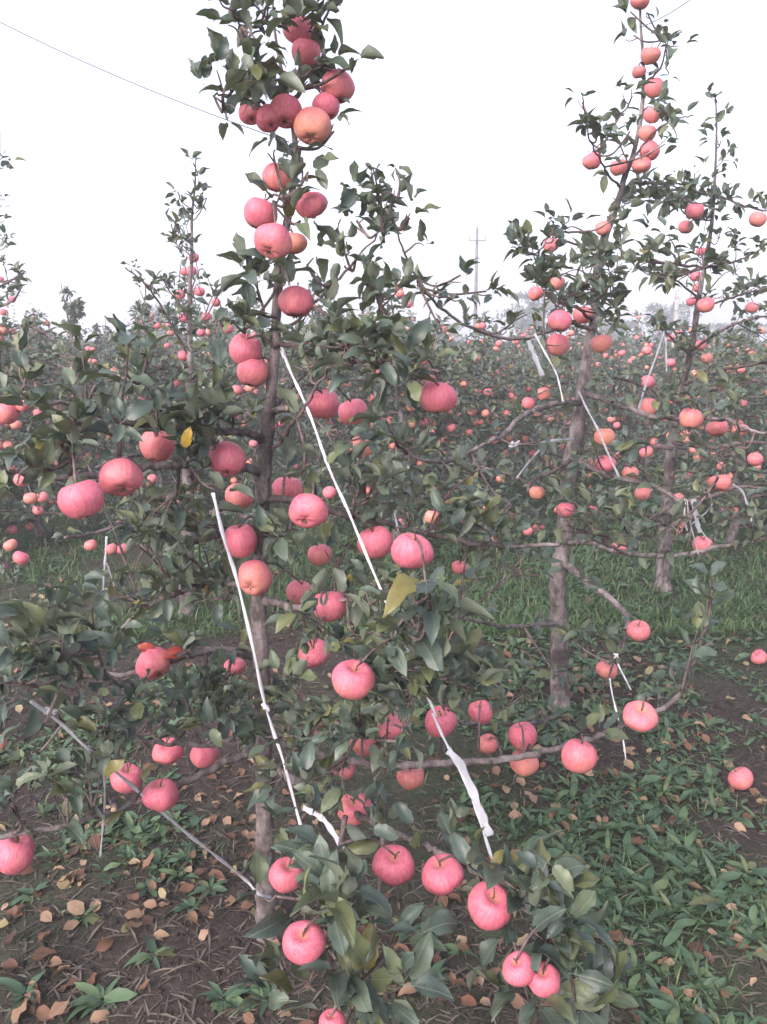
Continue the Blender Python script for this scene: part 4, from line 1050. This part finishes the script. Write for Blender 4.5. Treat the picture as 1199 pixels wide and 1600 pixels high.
# the tangle of old strings on the leaning tree's bent branch
for lab, pts, w in (('longest strand of the string tangle, reaching the lowest level branch', [(1074, 782, 2.78), (1077, 810, 2.78), (1084, 838, 2.78), (1092, 868, 2.78)], .006),
                    ('frayed middle strand of the string tangle', [(1080, 783, 2.79), (1086, 805, 2.79), (1097, 830, 2.79), (1112, 850, 2.79)], .005),
                    ('slanting strand crossing the string tangle', [(1115, 785, 2.8), (1104, 800, 2.8), (1090, 812, 2.79), (1080, 820, 2.79)], .006),
                    ('thick pale hank at the heart of the string tangle', [(1084, 780, 2.78), (1087, 800, 2.78), (1090, 818, 2.78), (1094, 832, 2.78)], .022),
                    ('short strand hanging at the inner side of the string tangle', [(1071, 785, 2.77), (1070, 806, 2.77), (1074, 830, 2.77)], .008)):
    string(lab, pts, w, FILM if w > .02 else STRING_OLD, 0.2, group='tangled strings on the bent branch')

# wires, posts
def wire(label, a, b, r):
    v = Tubes(); n = 12
    v.add([(b - a) * (i / n) + Vector((0, 0, -0.02 * 4 * (i / n) * (1 - i / n))) for i in range(n + 1)], [r] * (n + 1), 6)
    o = v.build('wire', WIRE); o.location = a
    tag(o, label, 'wire', 'wires over the orchard')
wire('thin dark wire crossing the empty sky to the front tree top', at_y(-90, -12, 2.4), at_y(452, 222, YT), 0.0011)
wire('short pale wire running up from the tip of the leaning tree', at_y(1003, 42, YB), at_y(1130, -42, 3.6), 0.0018)

def post(label, px, py_top, Y, w, taper=0.8):
    p = at_y(px, py_top, Y); hgt = p.z
    v, f = [], []
    for z, s in ((0, 1), (hgt - w * .3, taper), (hgt, taper * .8)):
        for x, y in ((-1, -1), (1, -1), (1, 1), (-1, 1)): v.append((x * w / 2 * s, y * w / 2 * s, z))
    for k in range(2):
        for i in range(4): f.append((k * 4 + i, k * 4 + (i + 1) % 4, k * 4 + 4 + (i + 1) % 4, k * 4 + 4 + i))
    f.append((8, 9, 10, 11))
    root = empty('orchard_post', (p.x, Y, 0)); tag(root, label, 'post')
    mesh_obj('shaft', v, f, CONCRETE, root, False)
    t = Tubes()
    for k in range(2):
        z = hgt * (.93 - .1 * k)
        t.add([Vector((math.cos(a) * w * .62, math.sin(a) * w * .62, z)) for a in [i * math.pi / 4 for i in range(9)]], [0.006] * 9, 5)
    t.build('tie_wire', WIRE, root)
post('short square concrete post standing in the far rows beside the leaning trunk', 809, 566, 17, 0.15)
post('slim pale post rising above the far rows beside the third tree', 1059, 452, 22, 0.1)

p = at_y(746, 356, 30)
root = empty('utility_pole', (p.x, 30, 0)); tag(root, 'slim utility pole with a crossarm standing far off against the sky', 'utility pole')
t = Tubes(); t.add([Vector((0, 0, 0)), Vector((0, 0, p.z * .5)), Vector((0, 0, p.z))], [.08, .065, .05], 12); t.build('pole', POLE, root)
za = at_y(746, 376, 30).z
t = Tubes(); t.add([Vector((-.32, -.1, za)), Vector((.32, -.1, za))], [.022, .022], 4); t.build('crossarm', POLE, root)
for x in (-.28, 0, .28):
    t = Tubes(); zb = za + .03 if x else p.z
    t.add([Vector((x, -.1 if x else 0, zb)), Vector((x, -.1 if x else 0, zb + .1)), Vector((x, -.1 if x else 0, zb + .2))], [.025, .035, .015], 8); t.build('insulator', CONCRETE, root)

# ------------------------------------------------------------------ the rows behind: a few whole apple trees, copied
def generic_tree(seed):
    rs = random.Random(seed)
    H = rs.uniform(1.75, 2.0)
    tr = [Vector((0, 0, -0.05))]; x = y = 0
    for i in range(1, 8):
        x += rs.uniform(-.06, .06); y += rs.uniform(-.06, .06); tr.append(Vector((x, y, H * i / 7)))
    tp, rad = smooth_line(tr, [.055 - .051 * (i / 7) ** .7 for i in range(8)], 4)
    tb = Tubes(); tb.add(tp, rad, 9, .06)
    o = tb.build('trunk', BARK); trunk = o.data; bpy.data.objects.remove(o)
    brs, leaves, spots = [], [], []
    nb = 20
    for i in range(nb):
        f = .12 + .76 * i / nb; k = int(f * (len(tp) - 1)); a = i * 2.4 + rs.uniform(-.5, .5)
        L = (1.35 - .75 * f) * rs.uniform(.8, 1.2)
        u = Vector((math.cos(a), math.sin(a), 0)); pts = [tp[k]]
        for j in range(1, 5):
            q = j / 4
            pts.append(tp[k] + u * L * q + Vector((rs.uniform(-.06, .06), rs.uniform(-.06, .06), L * (.22 * q - .38 * q * q) + rs.uniform(-.04, .04))))
        P, rr = smooth_line(pts, [rad[k] * .5 + .004, .011, .009, .007, .004], 4)
        tb = Tubes(); tb.add(P, rr, 6, .1); o = tb.build('branch', TWIG); brs.append(o.data); bpy.data.objects.remove(o)
        for _ in range(int(L * 30)):
            kk = rs.randint(2, len(P) - 1); ax = (rvec(rs) + Vector((0, 0, .9))).normalized()
            ln = rs.uniform(.02, .22)
            for m in range(rs.randint(4, 7)):
                d = (ax * rs.uniform(.1, .9) + rvec(rs) * .9).normalized(); n = (Vector((0, 0, 1)) + rvec(rs) * .8); n = (n - d * n.dot(d)).normalized()
                leaves.append((P[kk] + ax * rs.uniform(0, ln) + rvec(rs) * .05, d, n, rs.uniform(.04, .07)))
            if rs.random() < .085: spots.append((P[kk] + Vector((rs.uniform(-.04, .04), rs.uniform(-.04, .04), -.055)), rs.uniform(.034, .042)))
        if rs.random() < .35:                              # upright water shoot
            b0 = P[len(P) // 2]; hh = rs.uniform(.3, .6)
            for m in range(int(hh * 26)):
                z = hh * m / (hh * 26); d = (Vector((math.cos(m * 2.4), math.sin(m * 2.4), .6))).normalized(); n = (Vector((0, 0, 1)) - d * d.z).normalized()
                leaves.append((b0 + Vector((0, 0, z)), d, n, rs.uniform(.045, .075) * (1 - .4 * m / (hh * 26))))
    for m in range(150):                                    # leaves up the leader
        k = rs.randint(len(tp) // 2, len(tp) - 1) if m % 3 else len(tp) - 1 - rs.randint(0, 4); d = (rvec(rs) + Vector((0, 0, .4))).normalized(); n = (Vector((0, 0, 1)) + rvec(rs) * .6); n = (n - d * n.dot(d)).normalized()
        leaves.append((tp[k] + d * .05, d, n, rs.uniform(.045, .075)))
        if m % 60 == 0: spots.append((tp[k] + Vector((rs.uniform(-.1, .1), rs.uniform(-.1, .1), 0)), .037))
    crown = batch(LOW_T, [l[0] for l in leaves], [l[1] for l in leaves], [l[2] for l in leaves], [l[3] for l in leaves], nr.rand(len(leaves)), LEAFM, 'foliage')
    crown2 = batch(FAR_T, [l[0] for l in leaves[::2]], [l[1] for l in leaves[::2]], [l[2] for l in leaves[::2]], [l[3] * 1.35 for l in leaves[::2]], nr.rand(len(leaves[::2])), LEAFM, 'foliage')
    tb = Tubes()
    for b in [tp]: tb.add(b[::4], [r_ for r_ in rad[::4]], 6)
    wv, wf = list(tb.v), list(tb.f)
    return dict(trunk=trunk, brs=brs, crown=crown, far=crown2, spots=spots)
GEN = [generic_tree(s) for s in (21, 22, 23, 24, 25)]
u1, v1 = Vector((1.17, 1.5)), Vector((-0.92, 2.85))
o1 = Vector((g.x, g.y))
row_trees, far_spots = [], []
pr = random.Random(77)
for i in range(-40, 60):
    for j in range(-20, 40):
        q = o1 + u1 * i + v1 * j
        if (i, j) in ((0, 0), (1, 0), (2, 0), (0, 1), (-1, 0), (-1, 1), (0, -1), (1, -1), (2, -1)): continue
        q = q + Vector((pr.uniform(-.25, .25), pr.uniform(-.25, .25)))
        d = q.y
        if d < 3.6 or d > 62: continue
        if abs(q.x) > d * .5 + 1.8: continue
        # the open strip of grass that the photograph looks along
        if d < 7.5 and 0.55 < q.x - (d - 5) * .12 < 2.6: continue
        if d < 6.2 and -1.9 < q.x < -.2: continue
        (row_trees if d < 24 else far_spots).append((q.x, q.y))
        m = q + u1 * .5 + Vector((pr.uniform(-.3, .3), pr.uniform(-.3, .3)))
        if m.y > 6.5 and not (m.y < 8.5 and .9 < m.x < 2.4): (row_trees if m.y < 17 else far_spots).append((m.x, m.y))
row_trees.sort(key=lambda q: q[1])
far_apples = []
TREE_LABEL = 'dense apple tree dotted with small apples, one of the rows behind the front trees'
cand = []
for idx, (x, y) in enumerate(row_trees):
    G = GEN[idx % 5]
    r0 = empty('apple_tree', (x, y, 0)); rz = pr.uniform(0, 6.28); sc = pr.uniform(.88, 1.04)
    r0.rotation_euler = (0, 0, rz); r0.scale = (sc, sc, sc * pr.uniform(.93, 1.06) * (1.3 if pr.random() < .1 and y > 7 else 1))
    tag(r0, TREE_LABEL, 'tree', 'apple trees in the rows behind')
    link(bpy.data.objects.new('trunk', G['trunk']), r0)
    if y < 15:
        for m in G['brs']: link(bpy.data.objects.new('branch', m), r0)
    tag(link(bpy.data.objects.new('foliage', G['crown'] if y < 12 else G['far']), r0), kind='stuff')
    M = Matrix.Translation((x, y, 0)) @ Matrix.Rotation(rz, 4, 'Z') @ Matrix.Diagonal((*r0.scale, 1))
    for sp, r in G['spots']:
        p = M @ sp; q = project(p)
        if q is None or not (-20 < q[0] < 1220 and 440 < q[1] < 1000) or p.y < 4.2: continue
        if hides_apple(p, 1.0): continue
        cand.append((r / q[2], p, r))
cand.sort(key=lambda a: -a[0])
n_single = max(0, 292 - N_APPLE[0])
for k, (_, p, r) in enumerate(cand):
    if k < n_single:
        add_apple(p, r, pr.choice((.1, .25, .4, .6)), MID_LABEL, MID_GROUP, False)
    else:
        far_apples.append((p, r))
# the rest of the orchard reads as one mass
LP, LD, LN, LS = [], [], [], []
tr_all = Tubes()
for x, y in far_spots:
    H = pr.uniform(1.65, 2.05) * (1.35 if pr.random() < .07 else 1); W = pr.uniform(.85, 1.2); n = int(340 - y * 2.8)
    a = nr.rand(n) * 6.283; f = nr.rand(n) ** .8; rr = np.sqrt(nr.rand(n)) * W * (1 - .8 * f ** 1.6)
    LP.append(np.stack([x + rr * np.cos(a), y + rr * np.sin(a), .25 + f * (H - .25)], 1))
    LS.append(nr.uniform(.09, .15, n) * (1 + y / 60))
    tr_all.add([Vector((x, y, 0)), Vector((x + .05, y, H * .5)), Vector((x, y, H * .95))], [.05, .03, .01], 5)
    for _ in range(int(5 if y < 40 else 3)):
        ff = pr.uniform(.15, .9); an = pr.uniform(3.3, 6.1); r2 = W * (1 - .8 * ff ** 1.6) * .9
        far_apples.append((Vector((x + r2 * math.cos(an), y + r2 * math.sin(an), .25 + ff * (H - .3))), .043))
LP = np.concatenate(LP); n = len(LP); LS = np.concatenate(LS)
LD = nr.normal(size=(n, 3)); LN = nr.normal(size=(n, 3)) * .6 + np.array([0, 0, 1.0])
fo = link(bpy.data.objects.new('far_orchard', batch(FAR_T, LP, LD, LN, LS, nr.rand(n) * .9, LEAFM, 'far_orchard')))
tag(fo, 'distant apple orchard merging into one grey green mass below the skyline', 'orchard', kind='stuff')
fw = tr_all.build('far_trunks', TWIG); tag(fw, 'thin trunks within the distant orchard mass', 'tree trunks', kind='stuff')
# small far apples, joined
bv = []; bf = []
for i in range(4):
    a = math.pi * (i + .5) / 4
    for k in range(6): bv.append((math.sin(a) * math.cos(k * math.pi / 3), math.sin(a) * math.sin(k * math.pi / 3), math.cos(a) * .92))
for i in range(3):
    for k in range(6): bf.append((i * 6 + k, (i + 1) * 6 + k, (i + 1) * 6 + (k + 1) % 6, i * 6 + (k + 1) % 6))
bv.append((0, 0, .92)); bv.append((0, 0, -.92))
for k in range(0, 6, 2):
    bf.append((24, k, (k + 1) % 6, (k + 2) % 6)); bf.append((25, 18 + (k + 2) % 6, 18 + (k + 1) % 6, 18 + k))
bv, bf = np.array(bv), np.array(bf)
FP = np.array([tuple(a[0]) for a in far_apples]); FR = np.array([a[1] for a in far_apples])
V = (FP[:, None, :] + FR[:, None, None] * bv[None]).reshape(-1, 3)
Fc = (bf[None] + (np.arange(len(FP)) * len(bv))[:, None, None]).reshape(-1, 4)
fa = link(bpy.data.objects.new('far_apples', np_mesh('far_apples', V, Fc, APPLEM, np.repeat(nr.rand(len(FP)), len(bv)))))
tag(fa, 'countless tiny pink apples dotted through the farther orchard rows', 'apples', kind='stuff')

# ------------------------------------------------------------------ tall bare-looking trees beyond the orchard
def tall_tree(name, label, px, py_top, Y, width, n, leaf, seed, group=None, bushy=1.0):
    rs = random.Random(seed); p = at_y(px, py_top, Y); H = p.z
    root = empty(name, (p.x, Y, 0)); tag(root, label, 'tree', group)
    tb = Tubes(); top = Vector((rs.uniform(-.2, .2), 0, H * .96))
    tb.add([Vector((0, 0, -.1)), Vector((.05, 0, H * .4)), top], [H * .016, H * .01, H * .002], 8); tb.build('trunk', TWIG, root)
    LPp, LDd, LNn, LSs = [], [], [], []
    for i in range(int(14 + H)):
        f = rs.uniform(.22, .95); a = rs.uniform(0, 6.28); b0 = Vector((0, 0, H * .96 * f))
        L = width * (1.05 - .75 * f) * rs.uniform(.6, 1.1); u = Vector((math.cos(a), math.sin(a), rs.uniform(.5, 1.3)))
        P, rr = smooth_line([b0, b0 + u * L * .5 + rvec(rs) * L * .1, b0 + u * L * .95 + rvec(rs) * L * .15], [H * .004, H * .0025, H * .001], 3)
        tb = Tubes(); tb.add(P, rr, 5); tb.build('branch', TWIG, root)
        for m in range(n // 14):
            q = P[rs.randint(1, len(P) - 1)] + rvec(rs) * L * .28 * bushy
            if q.z > H: q.z = H
            LPp.append(q); LDd.append(rvec(rs)); LNn.append(rvec(rs) * .6 + Vector((0, 0, 1))); LSs.append(leaf * rs.uniform(.7, 1.3))
    me = batch(FAR_T, LPp, LDd, LNn, LSs, nr.rand(len(LPp)) * .9, LEAFM, 'crown')
    tag(link(bpy.data.objects.new('crown', me), root), kind='stuff')
tall_tree('slender_tree', 'narrow dark spindly tree alone against the sky beyond the orchard', 110, 430, 12, .42, 330, .09, 1)
tall_tree('slender_tree', 'shorter spindly sapling next to the narrow dark tree on the skyline', 146, 490, 12.5, .3, 160, .085, 2)
tall_tree('slender_tree', 'small bushy tree between the sapling and the slender apple tree on the skyline', 172, 498, 11.5, .5, 260, .085, 8)
GT = 'hazy trees far beyond the orchard'
for k, (px, py, Y, w, n, lab) in enumerate([(1042, 478, 62, 3.6, 900, 'pale rounded hazy tree far off beside the slim post'), (835, 462, 60, 3.8, 900, 'pale hazy tree far off behind the leaning tree leaves'), (965, 505, 66, 3.2, 700, 'low hazy tree far off between the leaning and third tree'),
        (612, 520, 64, 3.2, 800, 'bluish hazy tree far off between the two front trees'), (240, 480, 58, 3.0, 800, 'pale hazy tree far off behind the slender apple tree'), (345, 490, 60, 3.0, 800, 'pale hazy tree far off beside the front trunk'), (1150, 510, 68, 4.0, 700, 'low hazy tree far off near the picture edge'),
        (700, 510, 70, 3.6, 700, 'faint hazy tree far off below the utility pole')]):
    tall_tree('distant_tree', lab, px, py, Y, w, n, .34, 40 + k, GT)

# ------------------------------------------------------------------ ground cover
def inside(x, y, m=.15):
    return np.abs(x) < y * .5 + m
def patch(x, y): return vnoise(x + 40, y + 40, .55, 9) * .6 + vnoise(x + 40, y + 40, .21, 10) * .4
def weed_density(x, y):
    d = patch(x, y)
    strip = np.clip((y - 2.8) / 1.2, 0, 1) * np.clip(x + .6, 0, .6) / .6 * .1
    under = .13 * np.exp(-((x + .5) / .55) ** 2 - ((y - 2.35) / .45) ** 2)
    soil = .22 * np.exp(-((x + 2.0) / .8) ** 2 - ((y - 4.5) / .45) ** 2)
    return d + strip - under - soil + .075 * np.clip((x - .1) / .4, 0, 1) + .06 * np.clip((2.1 - y) / .3, 0, 1) * np.clip((-x + .1) / .3, 0, 1)
# broad-leaved weeds as rosettes
WT = [leaf_template(4, (-1, 0, 1), .16, .3, .35, .04, petiole=False, seed=12, twist=.4), leaf_template(4, (-1, 0, 1), .23, .3, .5, .05, petiole=False, seed=13, twist=-.5), leaf_template(4, (-1, 0, 1), .11, .5, .3, .02, petiole=False, seed=14, twist=.8), (lambda t: (t[0] * .42, t[1]))(leaf_template(3, (-1, 0, 1), .38, .3, .2, .05, petiole=False, seed=18))]
def rosette(x, y, size, k, rs, up=None):
    z = gh(x, y); out = []
    for i in range(k):
        a = i * 2.4 + rs.uniform(-.9, .9); el = rs.uniform(.05, 1.0) if up is None else rs.uniform(*up)
        d = Vector((math.cos(a) * math.cos(el), math.sin(a) * math.cos(el), math.sin(el)))
        nn = Vector((0, 0, 1)) - d * d.z; nn = (nn + Vector((rs.uniform(-.3, .3), rs.uniform(-.3, .3), 0))).normalized()
        out.append(((x + d.x * size * .1, y + d.y * size * .1, z + .004), tuple(d), tuple(nn), size * rs.uniform(.4, 1.15)))
    return out
rs = random.Random(9)
singles = []
for px, py, s in [(905, 1285, .12), (955, 1300, .11), (860, 1310, .1), (1010, 1385, .12), (1060, 1420, .12), (1130, 1420, .13), (1180, 1460, .14), (1110, 1350, .11), (1150, 1290, .1), (1060, 1220, .1), (1130, 1190, .09), (980, 1225, .09), (930, 1240, .09), (690, 1440, .1), (640, 1460, .1), (720, 1480, .09), (560, 1560, .09), (670, 1530, .1),
                  (160, 1560, .11), (240, 1500, .1), (300, 1430, .1), (330, 1400, .09), (130, 1440, .09), (50, 1400, .09), (350, 1560, .1), (40, 1560, .11), (290, 1350, .08), (390, 1540, .09), (1170, 1370, .12), (1180, 1130, .09), (1040, 1170, .08), (900, 1210, .09), (1005, 1300, .1), (1075, 1300, .1), (230, 1400, .09), (420, 1560, .1)]:
    p = on_ground(px, py); singles.append((p.x, p.y, s))
for x, y, s in singles:
    L = rosette(x, y, s * .68, rs.randint(10, 20), rs, (.0, .65))
    me = batch(WT, [l[0] for l in L], [l[1] for l in L], [l[2] for l in L], [l[3] for l in L], nr.rand(len(L)), WEED, 'weed', (x, y, 0))
    o = bpy.data.objects.new('weed', me); o.location = (x, y, 0); link(o)
    tag(o, 'broad-leaved green weed spreading flat on the soil under the front trees', 'weed', 'larger weeds on the orchard floor')
W = []
for _ in range(26000):
    y = 1.05 + 9.5 * rs.random() ** 1.55; x = rs.uniform(-1, 1) * (y * .5 + .7)
    if weed_density(np.array([x]), np.array([y]))[0] + rs.uniform(-.12, .12) < .565: continue
    s = rs.choice((.02, .026, .034, .045, .06, .075)) * (1 + max(0, y - 4) * .08)
    W += rosette(x, y, s, rs.randint(4, 8), rs)
gcov = batch(WT, [l[0] for l in W], [l[1] for l in W], [l[2] for l in W], [l[3] for l in W], np.clip(nr.rand(len(W)) * .8 + .2 * nr.rand(len(W)), 0, 1), WEED, 'ground_cover')
tag(link(bpy.data.objects.new('ground_cover', gcov)), 'low green weeds covering the orchard floor in ragged patches', 'weeds', kind='stuff')
# grass blades
BT = [leaf_template(2, (-1, 0, 1), .045, .5, .25, 0, petiole=False, seed=15), leaf_template(2, (-1, 0, 1), .035, .5, .5, 0, petiole=False, seed=16)]
def blades(n, ylo, yhi, pw, thr, s0, s1, el, mat, name, label, cat, invert=False, ygrow=.06):
    y = ylo + (yhi - ylo) * nr.rand(n) ** pw; n = int(n * 1.2); y = ylo + (yhi - ylo) * nr.rand(n) ** pw; x = (nr.rand(n) * 2 - 1) * (y * .5 + .7)
    dd = weed_density(x, y) + nr.uniform(-.12, .12, n)
    k = (dd < thr) if invert else (dd > thr)
    x, y = x[k], y[k]; n = len(x)
    a = nr.rand(n) * 6.283; e = nr.uniform(el[0], el[1], n)
    d = np.stack([np.cos(a) * np.cos(e), np.sin(a) * np.cos(e), np.sin(e)], 1)
    nn = np.stack([-np.cos(a) * np.sin(e), -np.sin(a) * np.sin(e), np.cos(e)], 1)
    s = nr.uniform(s0, s1, n) * (1 + np.maximum(0, y - 4) * ygrow)
    me = batch(BT, np.stack([x, y, ground_h(x, y) + .002], 1), d, nn, s, nr.rand(n), mat, name)
    tag(link(bpy.data.objects.new(name, me)), label, cat, kind='stuff')
blades(30000, 1.1, 9, 1.5, .54, .02, .06, (.5, 1.4), GRASS, 'grass', 'short green grass between the weeds near the trees', 'grass')
blades(75000, 4.3, 20, 1.5, .40, .04, .11, (.5, 1.45), GRASS, 'grass', 'open strip of green grass between the tree rows', 'grass', ygrow=.04)
blades(34000, 1.0, 6, 1.4, .62, .03, .1, (0, .22), DRY, 'dry_grass', 'dry brown grass and straw lying on the bare soil', 'dry grass', True)
# fallen leaves, on the ground; those big enough to pick out are parts of the ground
DT = [leaf_template(4, (-1, 0, 1), .33, .5, -.3, .06, petiole=True, seed=31, twist=.5), leaf_template(4, (-1, 0, 1), .3, .8, .5, .08, petiole=True, seed=32, twist=-.6), leaf_template(4, (-1, 0, 1), .35, .25, .15, .1, petiole=True, seed=33)]
DME = [np_mesh('fallen_leaf', v, f, DEAD1) for v, f in DT]
def litter(n, ylo, yhi, pw):
    out = []
    while len(out) < n:
        y = ylo + (yhi - ylo) * rs.random() ** pw; x = rs.uniform(-1, 1) * (y * .5 + .1)
        q = vnoise(np.array([x + 9.]), np.array([y + 9.]), .45, 17)[0]
        if q + rs.uniform(-.25, .25) < .42: continue
        out.append((x, y))
    return out
for k, (x, y) in enumerate(litter(290, 1.15, 4.2, 1.1)):
    o = bpy.data.objects.new('fallen_leaf', DME[k % 3]); s = rs.uniform(.025, .062)
    o.location = (x, y, gh(x, y) + .012 + .006 * rs.random()); o.scale = (s, s, s)
    o.rotation_euler = (rs.uniform(-.5, .5), rs.uniform(-.6, .6), rs.uniform(0, 6.28))
    link(o, ground)
LL = litter(1500, 1.1, 9, 1.3); n = len(LL); XY = np.array(LL)
a = nr.rand(n) * 6.283; e = nr.uniform(-.3, .4, n)
me = batch(DT, np.column_stack([XY, ground_h(XY[:, 0], XY[:, 1]) + .012]), np.stack([np.cos(a) * np.cos(e), np.sin(a) * np.cos(e), np.sin(e)], 1), np.stack([nr.normal(0, .35, n), nr.normal(0, .35, n), np.ones(n)], 1), nr.uniform(.025, .055, n), nr.rand(n), DEADM, 'leaf_litter')
tag(link(bpy.data.objects.new('leaf_litter', me), ground), kind='stuff')
# small clods of soil
nC = 5000; y = 1.05 + 4.5 * nr.rand(nC) ** 1.3; x = (nr.rand(nC) * 2 - 1) * (y * .5 + .2)
CP = np.stack([x, y, ground_h(x, y)], 1); CR = nr.uniform(.003, .013, nC) * (.6 + .4 * nr.rand(nC))
jit = 1 + .35 * nr.normal(size=(nC, len(bv), 1)).clip(-1, 1)
V = (CP[:, None, :] + CR[:, None, None] * bv[None] * jit).reshape(-1, 3)
me = np_mesh('soil_clods', V, (bf[None] + (np.arange(nC) * len(bv))[:, None, None]).reshape(-1, 4), ground.data.materials[0])
tag(link(bpy.data.objects.new('soil_clods', me), ground), kind='stuff')

# ------------------------------------------------------------------ the air
if HAZE_DENSITY:
    m = bpy.data.materials.new('haze'); m.use_nodes = True; n = m.node_tree.nodes; n.clear()
    out = n.new('ShaderNodeOutputMaterial'); pv = n.new('ShaderNodeVolumePrincipled')
    pv.inputs['Color'].default_value = (.93, .94, .98, 1); pv.inputs['Density'].default_value = HAZE_DENSITY
    pv.inputs['Anisotropy'].default_value = 0.2
    m.node_tree.links.new(pv.outputs[0], out.inputs['Volume'])
    A, zt, zb = 420.0, 15.0, -1.2
    v = [(sx * A, sy * A, z) for z in (zb, zt) for sx, sy in ((-1, -1), (1, -1), (1, 1), (-1, 1))]
    f = [(3, 2, 1, 0), (4, 5, 6, 7), (0, 1, 5, 4), (1, 2, 6, 5), (2, 3, 7, 6), (3, 0, 4, 7)]
    hz = mesh_obj('haze', v, f, m, None, False)
    tag(hz, 'pale evening haze over the whole orchard', 'haze', kind='stuff')
